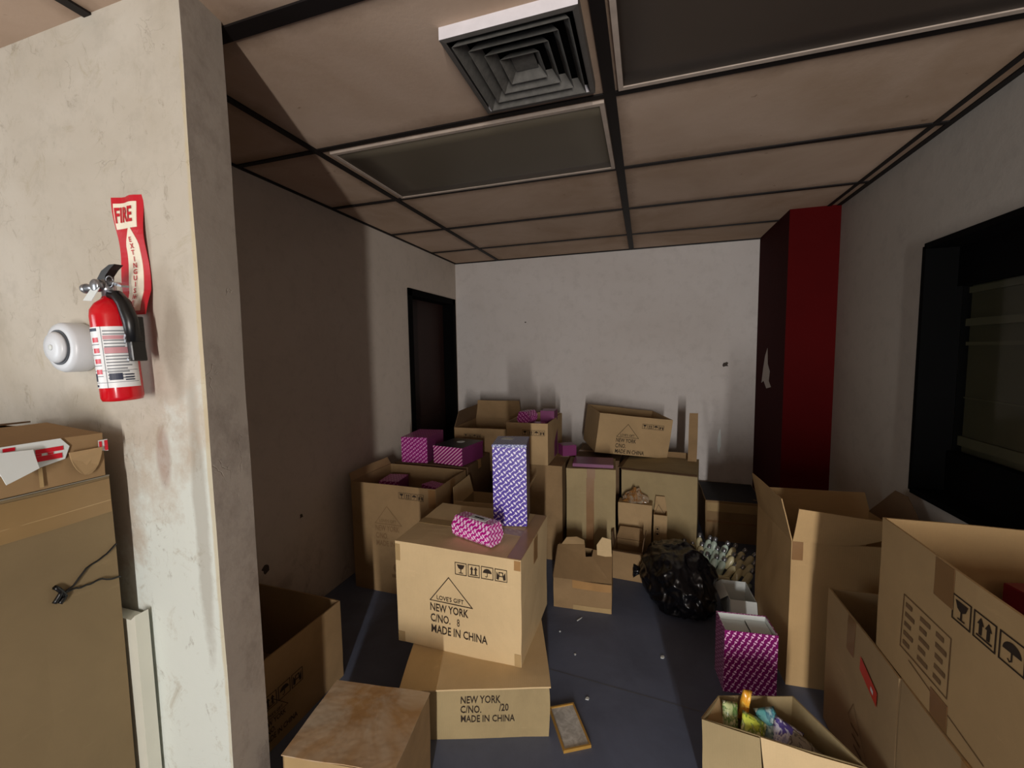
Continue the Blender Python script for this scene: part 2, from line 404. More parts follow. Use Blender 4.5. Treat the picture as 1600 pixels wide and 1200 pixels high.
# small fixings and holes left in the walls
def wallspot(parent_name, pts, mat, name):
    bm = bmesh.new()
    for (c, u, v, r, sd) in pts:
        rnd = random.Random(sd); c = Vector(c); u = Vector(u); v = Vector(v); n = 11
        bm.faces.new([bm.verts.new(c + (u*math.cos(2*PI*i/n) + v*math.sin(2*PI*i/n))*r*rnd.uniform(.6, 1.3)) for i in range(n)])
    bmesh.ops.recalc_face_normals(bm, faces=bm.faces)
    struct(name, bm, mat, bpy.data.objects[parent_name])
SPOT = plain('dark_hole_filler', (70, 62, 56), .8, 0, .2, .3, 50)
X_ = (1, 0, 0); Z_ = (0, 0, 1); Y_ = (0, 1, 0)
wallspot('wall_back', [((.63, YB-.001, 1.285), X_, Z_, .022, 1), ((-1.11+.03, YB-.001, 1.71-.02), X_, Z_, .007, 2)], SPOT, 'old_fixing_mark')
wallspot('wall_back', [((.60, YB-.001, .66), (.09, 0, 0), (0, 0, .7), .16, 4)], WHITE, 'white_filler_patch')
wallspot('wall_left', [((XL+.001, 1.78, .54), Y_, Z_, .012, 3), ((XL+.001, 1.54, .36), Y_, Z_, .02, 5)], SPOT, 'wall_hole')

# ------------------------------------------------------------------ ceiling lights and air diffuser
LENS = plain('grey_light_diffuser', (96, 88, 74), .45, 0, .4, .12, 2)
LFRAME = plain('grimy_white_frame', (176, 160, 146), .5, 0, .4, .25, 20)
LENS_D = plain('brown_grey_light_diffuser', (72, 62, 54), .5, 0, .35, .12, 2)
def ceiling_light(label, x0, x1, y0, y1, lens):
    t_ = thing('ceiling_light', label, 'ceiling light', ((x0+x1)/2, (y0+y1)/2, HC-.008), group='fluorescent ceiling light panels')
    a = (x1-x0)/2; b = (y1-y0)/2; e = .016
    bm = bmesh.new()
    for q in ((-a, a, -b, -b+e), (-a, a, b-e, b), (-a, -a+e, -b+e, b-e), (a-e, a, -b+e, b-e)): box(bm, q[0], q[1], q[2], q[3], -.004, .008)
    obj('frame', bm, LFRAME, t_)
    bm = bmesh.new(); box(bm, -a+e, a-e, -b+e, b-e, 0, .008, 6)
    for v in bm.verts: v.co.z += -.004*math.cos(v.co.x/a*PI/2)*math.cos(v.co.y/b*PI/2) if v.co.z < .004 else 0
    obj('diffuser', bm, lens, t_, True)
ceiling_light('unlit grey ceiling light panel with pale frame beyond the air vent', M0+.05, M1-.022, C1+.025, C1+.585, LENS)
ceiling_light('unlit dark brown ceiling light panel at the upper right, nearest the camera', M1+.03, XR-.09, C1-.585, C1-.025, LENS_D)
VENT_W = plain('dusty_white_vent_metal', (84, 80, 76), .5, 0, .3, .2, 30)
VENT_RIM = plain('daylit_vent_side', (214, 208, 210), .5, 0, .4, .1, 30)  # near side of the frame coloured pale for the daylight striking it
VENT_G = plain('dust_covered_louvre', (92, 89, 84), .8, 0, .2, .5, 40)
v_ = thing('air_vent', 'square louvred ceiling air diffuser, grimy white, in the tile left of the main bar', 'air vent', (-.348, 1.262, HC))
H_ = .185
bm = bmesh.new()
def ring(bm, a0, z0, a1, z1, t=.003):
    for s in range(4):
        rot = Matrix.Rotation(s*PI/2, 4, 'Z')
        p = [Vector((-a0, -a0, z0)), Vector((a0, -a0, z0)), Vector((a1, -a1, z1)), Vector((-a1, -a1, z1))]
        q = [Vector((-a0+t, -a0+t, z0+t*.3)), Vector((a0-t, -a0+t, z0+t*.3)), Vector((a1-t, -a1+t, z1+t*.3)), Vector((-a1+t, -a1+t, z1+t*.3))]
        P = [bm.verts.new(rot @ c) for c in p]; Q = [bm.verts.new(rot @ c) for c in q]
        bm.faces.new(P); bm.faces.new(Q[::-1])
        for i in range(4): bm.faces.new((P[i], Q[i], Q[(i+1) % 4], P[(i+1) % 4]))
    bmesh.ops.recalc_face_normals(bm, faces=bm.faces)
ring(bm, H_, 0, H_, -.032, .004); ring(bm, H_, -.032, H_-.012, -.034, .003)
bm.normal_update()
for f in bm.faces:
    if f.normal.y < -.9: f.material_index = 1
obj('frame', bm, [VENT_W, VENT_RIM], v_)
bm = bmesh.new(); box(bm, -H_+.004, H_-.004, -H_+.004, H_-.004, -.003, -.001); obj('duct_opening', bm, BLACK, v_)
for i, (a0, a1) in enumerate(((.138, .160), (.104, .126), (.070, .092), (.036, .058))):
    bm = bmesh.new(); ring(bm, a0, -.003, a1, -.040 + .003*i, .002); obj('louvre', bm, VENT_G, v_)
bm = bmesh.new(); box(bm, -.034, .034, -.034, .034, -.012, -.009); obj('centre_plate', bm, VENT_G, v_)

# ------------------------------------------------------------------ printing on cartons
class Print:
    """flat marks in (u, v) metres, later laid on a carton face"""
    def __init__(s): s.polys = []
    def poly(s, pts): s.polys.append([tuple(p) for p in pts])
    def rect(s, x, y, w, h): s.poly([(x, y), (x+w, y), (x+w, y+h), (x, y+h)])
    def line(s, pts, t, close=False):
        pts = [Vector(p) for p in pts]
        if close: pts = pts + [pts[0]]
        for a, b in zip(pts, pts[1:]):
            d = (b-a).normalized(); n = Vector((-d.y, d.x))*t/2; e = d*t/2
            s.poly([a-n-e, b-n+e, b+n+e, a+n-e])
    def frame(s, x, y, w, h, t): s.line([(x, y), (x+w, y), (x+w, y+h), (x, y+h)], t, True)
    def disc(s, x, y, r, a0=0, a1=360, n=12, ry=None):
        ry = ry or r
        s.poly([(x+r*math.cos(R(a0+(a1-a0)*i/n)), y+ry*math.sin(R(a0+(a1-a0)*i/n))) for i in range(n+1)])
    def text(s, txt, x, y, size, sx=1.0, bold=0):
        c = bpy.data.curves.new('text', 'FONT'); c.body = txt; c.size = size; c.resolution_u = 2; c.offset = bold
        o = bpy.data.objects.new('text', c); COL.objects.link(o)
        me = o.to_mesh()
        for p in me.polygons: s.polys.append([(x + me.vertices[i].co.x*sx, y + me.vertices[i].co.y) for i in p.vertices])
        o.to_mesh_clear(); bpy.data.objects.remove(o); bpy.data.curves.remove(c)
    def icons(s, x, y, q):
        """fragile glass, this way up, keep dry, handle with care: four framed squares of size q"""
        gp = q*1.18; t = q*.06
        for i in range(4): s.frame(x+gp*i, y, q, q, t)
        s.poly([(x+q*.15, y+q*.85), (x+q*.85, y+q*.85), (x+q*.72, y+q*.55), (x+q*.56, y+q*.46), (x+q*.44, y+q*.46), (x+q*.28, y+q*.55)])
        s.rect(x+q*.46, y+q*.16, q*.08, q*.32); s.rect(x+q*.3, y+q*.12, q*.4, q*.06)
        x1 = x+gp
        for k in (.32, .68):
            s.rect(x1+q*(k-.07), y+q*.22, q*.14, q*.4); s.poly([(x1+q*(k-.16), y+q*.6), (x1+q*(k+.16), y+q*.6), (x1+q*k, y+q*.88)])
        s.rect(x1+q*.14, y+q*.12, q*.72, q*.07)
        x2 = x+2*gp; s.disc(x2+q*.5, y+q*.48, q*.38, 0, 180, 12, q*.36); s.rect(x2+q*.47, y+q*.2, q*.06, q*.3); s.line([(x2+q*.5, y+q*.2), (x2+q*.42, y+q*.14), (x2+q*.36, y+q*.2)], q*.05)
        x3 = x+3*gp; s.frame(x3+q*.34, y+q*.42, q*.32, q*.32, q*.08)
        s.poly([(x3+q*.1, y+q*.15), (x3+q*.3, y+q*.1), (x3+q*.36, y+q*.38), (x3+q*.24, y+q*.6), (x3+q*.12, y+q*.82)])
        s.poly([(x3+q*.9, y+q*.15), (x3+q*.7, y+q*.1), (x3+q*.64, y+q*.38), (x3+q*.76, y+q*.6), (x3+q*.88, y+q*.82)])
    def carton_mark(s, cx, cy, k, number=''):
        """triangle with the maker's name above three lines of shipping text"""
        s.line([(cx-.095*k, cy), (cx-.01*k, cy+.112*k), (cx+.092*k, cy)], .0036*k, True)
        s.text("LOVE'S GIFT", cx-.066*k, cy+.010*k, .026*k, .86, .0003)
        s.text('NEW YORK', cx-.097*k, cy-.044*k, .048*k, .67, .0008*k)
        s.text('C/NO.', cx-.096*k, cy-.091*k, .048*k, .67, .0008*k)
        s.text('MADE IN CHINA', cx-.094*k, cy-.138*k, .048*k, .70, .0008*k)
        if number: s.text(number, cx+.022*k, cy-.092*k, .046*k, .6, 0)
    def lay(s, face, dims, parent, mat, disp=None, name='printed_mark', off=.0016):
        w_, d_, h_ = dims; bm = bmesh.new()
        for pl in s.polys:
            vs = []
            for u, v in pl:
                if face == 'f': p = Vector((u, -d_/2, v)); n = Vector((0, -1, 0))
                elif face == 'r': p = Vector((w_/2, u, v)); n = Vector((1, 0, 0))
                elif face == 'l': p = Vector((-w_/2, -u, v)); n = Vector((-1, 0, 0))
                elif face == 't': p = Vector((u, v, h_)); n = Vector((0, 0, 1))
                p = p + (disp(p) if disp else Vector()) + n*off
                vs.append(bm.verts.new(p))
            try: bm.faces.new(vs)
            except ValueError: pass
        nn = {'f': Vector((0, -1, 0)), 'r': Vector((1, 0, 0)), 'l': Vector((-1, 0, 0)), 't': Vector((0, 0, 1))}[face]
        bm.normal_update()
        for f in bm.faces:
            if f.normal.dot(nn) < 0: f.normal_flip()
        return obj(name, bm, mat, parent)

# ------------------------------------------------------------------ cartons
SEED = [0]
def carton(label, x, y, z, yaw, w, d, h, mat, top='closed', flaps=(), tilt=(0, 0), amp=.003, t=.006, tape=True,
           tape_mat=None, prints=(), corner_tape=False, seam='x', inner=None, bulge=0, group=None, name='cardboard_box', tapes=()):
    SEED[0] += 1; sd = SEED[0]
    mr = Matrix.Rotation(R(yaw), 4, 'Z') @ Matrix.Rotation(R(tilt[1]), 4, 'Y') @ Matrix.Rotation(R(tilt[0]), 4, 'X')
    T = thing(name, label, 'box', (x, y, z), mr.to_euler(), group)
    def disp(p):
        o = nv(p, sd, 4.5)*amp + nv(p, sd+50, 14)*amp*.35
        if bulge: o += Vector((p.x/w*2, p.y/d*2, 0))*bulge*math.sin(PI*min(1, max(0, p.z/h)))
        k = min(1, p.z/.03) if p.z >= 0 else 0
        o.z *= k
        return o
    def fin(nm, bm, mt, smooth=False):
        for v in bm.verts: v.co += disp(v.co)
        bmesh.ops.recalc_face_normals(bm, faces=bm.faces); uvbox(bm)
        return obj(nm, bm, mt, T, smooth)
    bm = bmesh.new(); W, D = w/2, d/2
    box(bm, -W, W, -D, -D+t, 0, h, 5); box(bm, -W, W, D-t, D, 0, h, 5)
    box(bm, -W, -W+t, -D+t, D-t, 0, h, 5); box(bm, W-t, W, -D+t, D-t, 0, h, 5)
    box(bm, -W+t, W-t, -D+t, D-t, .001, t, 3)
    body = fin('body', bm, mat)
    if top == 'closed':
        for s in (-1, 1):
            bm = bmesh.new()
            if seam == 'x': box(bm, -W, W, min(0, s*D)+(.0015 if s > 0 else 0), max(0, s*D)-(.0015 if s < 0 else 0), h, h+t*.6, 5)
            else: box(bm, min(0, s*W)+(.0015 if s > 0 else 0), max(0, s*W)-(.0015 if s < 0 else 0), -D, D, h, h+t*.6, 5)
            fin('top_flap', bm, mat)
        if tape:
            bm = bmesh.new(); q = h+t*.6
            if seam == 'x':
                box(bm, -W, W, -.026, .026, q+.0004, q+.0012, 5); box(bm, W+.0006, W+.0014, -.026, .026, q-.06, q+.001); box(bm, -W-.0014, -W-.0006, -.026, .026, q-.06, q+.001)
            else:
                box(bm, -.026, .026, -D, D, q+.0004, q+.0012, 5); box(bm, -.026, .026, -D-.0014, -D-.0006, q-.06, q+.001)
            fin('packing_tape', bm, tape_mat or TAPE)
    for fl in flaps:
        side, ang, ln = fl[:3]; tp = fl[3] if len(fl) > 3 else .01; fmat = fl[4] if len(fl) > 4 else mat
        L = w if side in 'fb' else d; off = D if side in 'fb' else W
        bm = bmesh.new(); n = 5; V = []
        for i in range(n+1):
            v = i/n; row = []
            for j in range(n+1):
                u = -L/2 + tp*v + (L - 2*tp*v)*j/n
                a = R(ang) * (.6 + .4*min(1, v*2)) if v else R(ang)
                row.append((u, off + math.sin(R(ang))*ln*v, h + math.cos(R(ang))*ln*v))
            V.append(row)
        nrm = Vector((0, math.cos(R(ang)), -math.sin(R(ang))))*t*.6
        rz = {'b': 0, 'l': PI/2, 'f': PI, 'r': -PI/2}[side]; M = Matrix.Rotation(rz, 4, 'Z')
        A = [[bm.verts.new(M @ Vector(p)) for p in row] for row in V]; B = [[bm.verts.new(M @ (Vector(p) - nrm)) for p in row] for row in V]
        for i in range(n):
            for j in range(n):
                bm.faces.new((A[i][j], A[i][j+1], A[i+1][j+1], A[i+1][j])); bm.faces.new((B[i][j], B[i+1][j], B[i+1][j+1], B[i][j+1]))
        for i in range(n):
            for s_ in (0, n):
                bm.faces.new((A[i][s_], A[i+1][s_], B[i+1][s_], B[i][s_])); bm.faces.new((A[s_][i], A[s_][i+1], B[s_][i+1], B[s_][i]))
        fin('flap', bm, fmat)
    for (face, u0, u1, v0, v1, tm) in tapes:
        bm = bmesh.new(); e = .0009
        if face == 'f': box(bm, u0, u1, -D-e*2, -D-e, v0, v1, 3)
        elif face == 'r': box(bm, W+e, W+e*2, u0, u1, v0, v1, 3)
        elif face == 'l': box(bm, -W-e*2, -W-e, -u1, -u0, v0, v1, 3)
        elif face == 't': box(bm, u0, u1, v0, v1, h+t*.6+e, h+t*.6+e*2, 3)
        fin('packing_tape', bm, tm)
    for (face, pr, mt, *nm_) in prints: pr.lay(face, (w, d, h), body, mt, disp, name=nm_[0] if nm_ else 'shipping_text')
    return T
def to_world(T, p):
    return (Matrix.Translation(T.location) @ T.rotation_euler.to_matrix().to_4x4()) @ Vector(p)

# --- centre stack
i_ = Print(); i_.icons(-.002, .345, .048); p = Print(); p.carton_mark(-.022, .212, 1.0, '8')
A_h = .438
A_box = carton('pale cardboard box marked NEW YORK, topmost of the centre stack, carrying two printed gift boxes', -.714, 1.675, .2085, -.2, .544, .425, A_h, CB_LIGHT,
       tilt=(1.2, 1.0), prints=[('f', p, INK), ('f', i_, INK, 'handling_symbols')], amp=.004, tape_mat=TAPE_Y,
       tapes=[('t', .215, .271, -.21, .21, TAPE), ('f', .245, .271, .40, .438, TAPE), ('f', -.271, -.25, .36, .43, TAPE_Y), ('f', .245, .271, 0, .06, TAPE_Y), ('f', -.271, -.24, 0, .045, TAPE_Y), ('r', -.03, .03, .33, .436, TAPE_D)])
p = Print(); p.line([(-.05, .197), (.12, .197)], .003); p.line([(-.05, .197), (-.035, .205)], .003)
p.text('NEW YORK', -.055, .142, .038, .72, .0006); p.text('C/NO.', -.055, .106, .038, .72, .0006); p.text('/20', .085, .112, .038, .72, .0006); p.text('MADE IN CHINA', -.055, .070, .038, .70, .0006)
B_box = carton('squashed cardboard box lying under the pale NEW YORK box in the centre stack', -.652, 1.539, 0, 18.7, .54, .44, .195, CB_OLIVE, top='closed', tape=False,
       prints=[('f', p, INK)], amp=.004, bulge=.004)
bm = bmesh.new(); box(bm, -.276, .276, -.235, .225, .2, .2055, 8)
for v in bm.verts:
    v.co += nv(v.co, 9, 5)*.004
obj('drooping_top_sheet', bm, CB_LIGHT, B_box)

def gift(label, x, y, z, yaw, w, d, h, mat, side=None, lidh=0, lidmat=None, name='gift_box', tilt=(0, 0), group=None):
    mr = Matrix.Rotation(R(yaw), 4, 'Z') @ Matrix.Rotation(R(tilt[1]), 4, 'Y') @ Matrix.Rotation(R(tilt[0]), 4, 'X')
    T = thing(name, label, 'gift box', (x, y, z), mr.to_euler(), group)
    bm = bmesh.new(); box(bm, -w/2, w/2, -d/2, d/2, 0, h-lidh-.0005)
    bmesh.ops.bevel(bm, geom=list(bm.edges), offset=.002, segments=2, affect='EDGES'); uvbox(bm)
    for f in bm.faces:
        if side and abs(f.normal.x) > .7: f.material_index = 1
    obj('box_body', bm, [mat, side or mat], T)
    if lidh:
        bm = bmesh.new(); box(bm, -w/2-.002, w/2+.002, -d/2-.002, d/2+.002, h-lidh, h)
        bmesh.ops.bevel(bm, geom=list(bm.edges), offset=.002, segments=2, affect='EDGES'); uvbox(bm)
        for f in bm.faces:
            if abs(f.normal.x) > .7: f.material_index = 1
        obj('lid', bm, [lidmat or mat, side or lidmat or mat], T)
    return T
ztop = .2085 + A_h + .006
tall = gift('tall purple gift box printed with white bones, standing upright on the NEW YORK box', -.579, 1.80, ztop, 11, .149, .18, .366, BONE_PURPLE, PURPLE_SIDE, .012, BONE_LID)
bm = bmesh.new(); prism(bm, [(-.05, .02), (.0, .005), (.012, .035), (-.02, .055), (-.045, .05)], 2, .3665, .3672); obj('torn_label', bm, WHITE, tall)
hx = thing('gift_box', 'six-sided magenta gift box printed with white bones, lying in front of the tall purple one', 'gift box', (-.652, 1.553, ztop), (0, 0, R(-19)))
bm = bmesh.new(); hexp = [(-.05, .022), (-.028, 0), (.03, 0), (.052, .03), (.034, .088), (-.03, .092), (-.054, .06)]
prism(bm, hexp, 0, -.098, .098); bmesh.ops.bevel(bm, geom=list(bm.edges), offset=.003, segments=2, affect='EDGES'); uvbox(bm)
obj('box_body', bm, BONE_MAGENTA, hx)
bm = bmesh.new(); box(bm, -.03, .055, -.018, .018, .0915, .0935)
obj('white_label', bm, WHITE, hx)
p = Print(); p.rect(-.012, -.005, .05, .009); p.lay('t', (0, 0, .0938), hx, BLACK, name='label_text', off=.0004)

# --- crate C, foreground left, wrapped in yellowed clear tape
C_ = carton('low cardboard box with its whole top covered in shiny yellowed tape, foreground', -.817, 1.0, 0, 7.5, .33, .264, .297, CB_BROWN, top='closed', tape=False, amp=.004,
       tapes=[('f', -.16, .16, .2, .298, TAPE_Y)])
t = NT('shiny_clear_tape_over_card', .16, .6); co = t.coord()
sm = t.ramp(t.noise(co, 5.5, 4, .6, .6), [(.38, g(0)), (.66, g(1))])
t.col(t.mix(sm, lin((170, 134, 90)), lin((198, 184, 162)))); t.bump(t.noise(co, 9, 3), .5, .012)
bm = bmesh.new(); box(bm, -.168, .168, -.135, .135, .301, .304, 8)
for v in bm.verts: v.co += nv(v.co, 4, 9)*.003
obj('tape_wrap', bm, t.m, C_)

# --- D behind the partition
i_ = Print(); i_.icons(-.2, .16, .05); p = Print(); p.carton_mark(-.1, .12, .6)
carton('open dark cardboard box partly hidden behind the partition end', -1.52, 1.2, 0, -.9, .5, .5, .345, CB_BROWN, top='open', prints=[('r', p, INK), ('r', i_, INK, 'handling_symbols')], amp=.004)

# --- E at the left wall and the stack behind it
i_ = Print(); i_.icons(.045, .585, .036); p = Print(); p.carton_mark(-.03, .42, .95); p.disc(.02, .16, .03); p.rect(-.02, .10, .08, .02)
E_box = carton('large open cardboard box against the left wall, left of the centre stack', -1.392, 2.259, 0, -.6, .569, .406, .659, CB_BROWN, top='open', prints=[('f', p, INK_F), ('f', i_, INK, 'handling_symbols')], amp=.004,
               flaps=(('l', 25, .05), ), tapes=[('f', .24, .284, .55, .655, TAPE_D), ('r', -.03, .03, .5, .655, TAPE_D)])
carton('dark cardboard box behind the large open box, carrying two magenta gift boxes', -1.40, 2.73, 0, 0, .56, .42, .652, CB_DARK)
gift('square magenta gift box with bone print, left of the striped one', -1.535, 2.676, .66, 4.9, .193, .30, .178, BONE_DIM, PLUM, .0)
Gb = gift('low magenta gift box with diagonal stripes and a round white sticker on its dark lid', -1.252, 2.672, .66, -9.5, .236, .27, .122, STRIPE, PLUM, .02, STRIPE)
bm = bmesh.new(); box(bm, -.119, .119, -.136, .136, .1225, .1235); obj('dark_lid_top', bm, BLACK_PL, Gb)
bm = bmesh.new(); lathe(bm, [(0, .124), (.03, .124), (.03, .1248), (0, .1248)], 20, Matrix.Translation((0, .03, 0))); obj('round_sticker', bm, WHITE, Gb)
# contents of E, resting on a filler box inside
gift('plum gift box standing inside the large open box, near its left corner', -1.54, 2.30, .34, 8, .13, .16, .28, BONE_DIM, PLUM)
gift('small magenta gift box lying in the large open box, near its right corner', -1.25, 2.30, .50, -20, .14, .09, .10, BONE_DIM, PLUM)
gift('plum gift box low in the large open box', -1.25, 2.24, .012, 3, .24, .2, .487, PLUM, PLUM)
bpy.data.objects.remove(bpy.data.objects[SC.objects[-1].name]) if False else None
gift('plum gift box under the one in the left corner of the large open box', -1.54, 2.28, .012, 3, .2, .22, .326, PLUM, PLUM)

# --- H: box with raised flaps behind the centre stack
carton('open cardboard box with raised flaps, right behind the centre stack', -.895, 2.36, 0, 2, .36, .32, .50, CB_MID, top='open', amp=.003,
       flaps=(('f', 18, .06, .01, CB_LIGHT), ('l', 7, .12, .03, CB_LIGHT), ('r', 28, .16, .02, CB_LIGHT)), t=.005)

# --- J / J2 row at the back left
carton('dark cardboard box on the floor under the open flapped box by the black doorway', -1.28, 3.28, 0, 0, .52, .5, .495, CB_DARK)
p = Print(); p.icons(-.13, .255, .03)
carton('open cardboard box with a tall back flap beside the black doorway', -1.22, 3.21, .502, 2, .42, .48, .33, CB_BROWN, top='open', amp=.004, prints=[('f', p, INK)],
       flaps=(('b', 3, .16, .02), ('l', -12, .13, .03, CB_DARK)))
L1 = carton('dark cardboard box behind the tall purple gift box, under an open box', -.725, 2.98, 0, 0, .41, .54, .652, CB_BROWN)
p = Print(); p.icons(-.03, .20, .034)
J2 = carton('open cardboard box at the back left, holding a six-sided magenta gift box', -.755, 2.93, .660, 0, .29, .49, .281, CB_MID, top='open', prints=[('f', p, INK)], amp=.003)
gift('plum gift box standing in the open back-left box, under the six-sided one', -.745, 2.80, .667, 4, .18, .14, .255, BONE_DIM, PLUM)
gift('dark plum gift box leaning in the back of the open back-left box', -.66, 2.95, .667, 0, .10, .12, .33, PLUM, PLUM)
hx2 = thing('gift_box', 'small six-sided magenta gift box perched on top of the back-left box', 'gift box', (-.78, 2.79, .923), (0, 0, R(75)))
bm = bmesh.new(); prism(bm, [(y_*.95, z_*.95) for y_, z_ in hexp], 0, -.06, .06); bmesh.ops.bevel(bm, geom=list(bm.edges), offset=.003, segments=2, affect='EDGES'); uvbox(bm)
obj('box_body', bm, BONE_DIM, hx2)

# --- L2 and its plum boxes
carton('tall cardboard box with dark tape down its front, middle of the pile', -.338, 2.825, 0, 3.9, .312, .30, .655, CB_OLIVE, amp=.004, seam='y', tape=True, tape_mat=TAPE_D,
       tapes=[('f', -.03, .02, 0, .60, TAPE_D)])
gift('flat plum gift box lying on the tall taped box', -.325, 2.80, .662, 4, .26, .19, .022, PLUM, PLUM)
gift('plum gift box tipped against the back-left box, beside the flat plum one', -.52, 2.90, .690, 30, .10, .10, .075, PLUM, PLUM)
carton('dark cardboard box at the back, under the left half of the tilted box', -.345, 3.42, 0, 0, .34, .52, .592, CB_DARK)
# --- O with upright side flap, N tilted on top
O_ = carton('wide cardboard box with a narrow flap standing up at its right, against the back wall', .118, 3.17, 0, -7.2, .49, .42, .595, CB_OLIVE, top='closed', amp=.004, tape=False,
       flaps=(('f', 100, .03, 0, CB_DARK), ('l', 95, .03, 0, CB_DARK)))
i_ = Print(); i_.icons(.055, .215, .036); p = Print(); p.carton_mark(-.045, .135, .9)
carton('open cardboard box tilted on its corner on top of the pile by the back wall', -.165, 3.43, .63, 20.5, .56, .40, .30, CB_MID, top='open', tilt=(2, 7), prints=[('f', p, INK), ('f', i_, INK, 'handling_symbols')], amp=.003)

# --- U at the back right
carton('low brown cardboard box with a dark top in the back right corner', .635, 3.56, 0, 0, .40, .48, .30, CB_BROWN, top='closed', tape=False, amp=.006,
       tapes=[('t', -.195, .195, -.23, .23, plain('charcoal_sheet', (44, 42, 44), .7, 0, .3, .2, 8)), ('f', -.19, .19, .14, .155, TAPE_D), ('f', -.19, .19, .225, .29, TAPE_Y)])

# --- Q: small open box, upright panel box, plastic bag
carton('upright light cardboard box carrying a crumpled clear plastic bag', -.055, 2.905, 0, -3, .215, .09, .385, CB_MID, tape=False, amp=.004)
p = Print(); p.frame(-.03, .22, .024, .03, .0015); p.disc(-.018, .235, .007); p.frame(-.03, .185, .024, .03, .0015); p.disc(-.018, .2, .007); p.line([(-.035, .345), (-.012, .40), (.02, .35)], .002)
carton('narrow cardboard box with two round stamps, beside the plastic bag', .105, 2.90, 0, -3, .085, .09, .33, CB_MID, top='open', amp=.004, prints=[('f', p, INK)], flaps=(('b', -4, .10, .012), ))
carton('small open cardboard box with dark flaps bent outward, left of the black bag', -.088, 2.67, 0, -4, .18, .165, .185, CB_BROWN, top='open', amp=.005,
       flaps=(('f', 72, .10, .012, CB_DARK), ('l', 3, .10, .02, CB_DARK), ('r', 8, .09, .02, CB_DARK), ('b', 40, .08, .02, CB_BROWN)))
t = NT('crumpled_clear_plastic', .12, .6); co = t.coord()
n_ = t.ramp(t.noise(co, 16, 5, .7, 1), [(.4, g(0)), (.6, g(1))])
t.col(t.mix(n_, lin((150, 100, 44)), lin((170, 158, 138)))); t.b.inputs['Alpha'].default_value = .72
bm = bmesh.new(); bmesh.ops.create_icosphere(bm, subdivisions=4, radius=1)
for v in bm.verts:
    c = v.co.copy(); n = noise.noise(c*2.2); rdg = 1 - abs(noise.noise(c*4+Vector((3, 1, 2))))*1.1
    k = .8 + .3*n + .18*rdg; s_ = 1 - .55*max(0, c.z)
    v.co = Vector((c.x*.088*k*s_, c.y*.055*k*s_, max(-.008, c.z*.085*k) + .008))
o = obj('plastic_bag', bm, t.m); o.location = (-.055, 2.92, .392); tag(o, 'crumpled clear plastic bag with amber contents lying on an upright box', 'bag')

# --- R: battered box in front
Rb = carton('battered cardboard box with torn flaps standing alone on the floor, middle of the room', -.325, 2.345, 0, 3, .318, .27, .165, CB_BROWN, top='open', amp=.007,
       flaps=(), tapes=[('f', -.05, .155, .12, .163, TAPE), ('f', -.05, .155, 0, .03, TAPE_Y)])
for nm, pts_, mt in (('flap', [(-.158, -.135, .166), (.158, -.135, .168), (.155, .02, .262), (.05, .03, .268), (.045, -.01, .245), (.01, -.01, .24), (0, .05, .285), (-.158, .05, .27)], CB_BROWN),
                     ('flap', [(-.14, .05, .268), (0, .05, .282), (-.005, .075, .30), (-.05, .085, .312), (-.11, .08, .305)], CB_MID),
                     ('flap', [(.075, .0, .245), (.155, .0, .255), (.150, .04, .335), (.10, .05, .34), (.07, .03, .30)], CB_LIGHT),
                     ('flap', [(-.158, -.132, .17), (-.158, .048, .268), (-.158, .132, .24), (-.158, .132, .165)], CB_DARK),
                     ('flap', [(.158, -.132, .17), (.158, .02, .26), (.158, .132, .20), (.158, .132, .165)], CB_BROWN),
                     ('flap', [(-.15, .13, .165), (.15, .13, .165), (.15, .06, .25), (-.15, .06, .275)], CB_BROWN)):
    bm = bmesh.new(); f = bm.faces.new([bm.verts.new(q) for q in pts_]); f.normal_update(); nn = f.normal*.004
    r_ = bmesh.ops.extrude_face_region(bm, geom=[f]); 
    for v in r_['geom']:
        if isinstance(v, bmesh.types.BMVert): v.co += nn
    bmesh.ops.recalc_face_normals(bm, faces=bm.faces); obj(nm, bm, mt, Rb)

# --- R3, R2, R1, R4: big cartons on the right
carton('tall open cardboard box with raised flaps, standing by the red column', .808, 2.165, 0, 4, .485, .42, .63, CB_RIGHT, top='open', amp=.003,
       flaps=(('l', 12, .17, .02), ('b', 4, .09, .02), ('r', 2, .16, .17, CB_DARK)), tapes=[('f', -.24, -.2, .55, .63, TAPE_D)])
R3_ = SC.objects[[o.name for o in SC.objects if o.name.startswith('cardboard_box')][-1]]
STICK = plain('red_sticker', (206, 64, 40), .4, 0, .5, .05, 10)
p = Print(); p.line([(-.03, .19), (.0, .25), (.17, .05)], .002, True)
for i in range(5): p.rect(-.01+.012*i, .17-.028*i, .05, .008)
R2_ = carton('open cardboard box with a red sticker on its side, lower right foreground', .893, 1.568, 0, 0, .455, .46, .522, CB_MID, top='open', amp=.003, prints=[('l', p, INK_F)],
       tapes=[('l', -.065, -.015, .40, .52, TAPE_D)])
p = Print(); p.poly([(.03, .44), (.135, .40), (.135, .355), (.03, .395)]); p.lay('l', (.455, .46, .522), R2_, STICK, name='red_sticker', off=.003)
p = Print(); p.poly([(.10, .395), (.115, .389), (.115, .376), (.10, .382)]); p.lay('l', (.455, .46, .522), R2_, WHITE, name='sticker_mark', off=.0036)
carton('cardboard box under the near end of the big open carton, lower right corner', .897, 1.075, 0, 0, .456, .52, .518, CB_MID, amp=.003)
p = Print(); p.icons(-.006+.03, .283, .056)
q = Print()
q.frame(-.16, .085, .185, .145, .003)
for r__ in range(5):
    for c__ in range(3): q.rect(-.15+.062*c__, .098+.026*r__, .028 + .012*((r__+c__) % 2), .012)
q.line([(-.12, .07), (.14, .035)], .003)
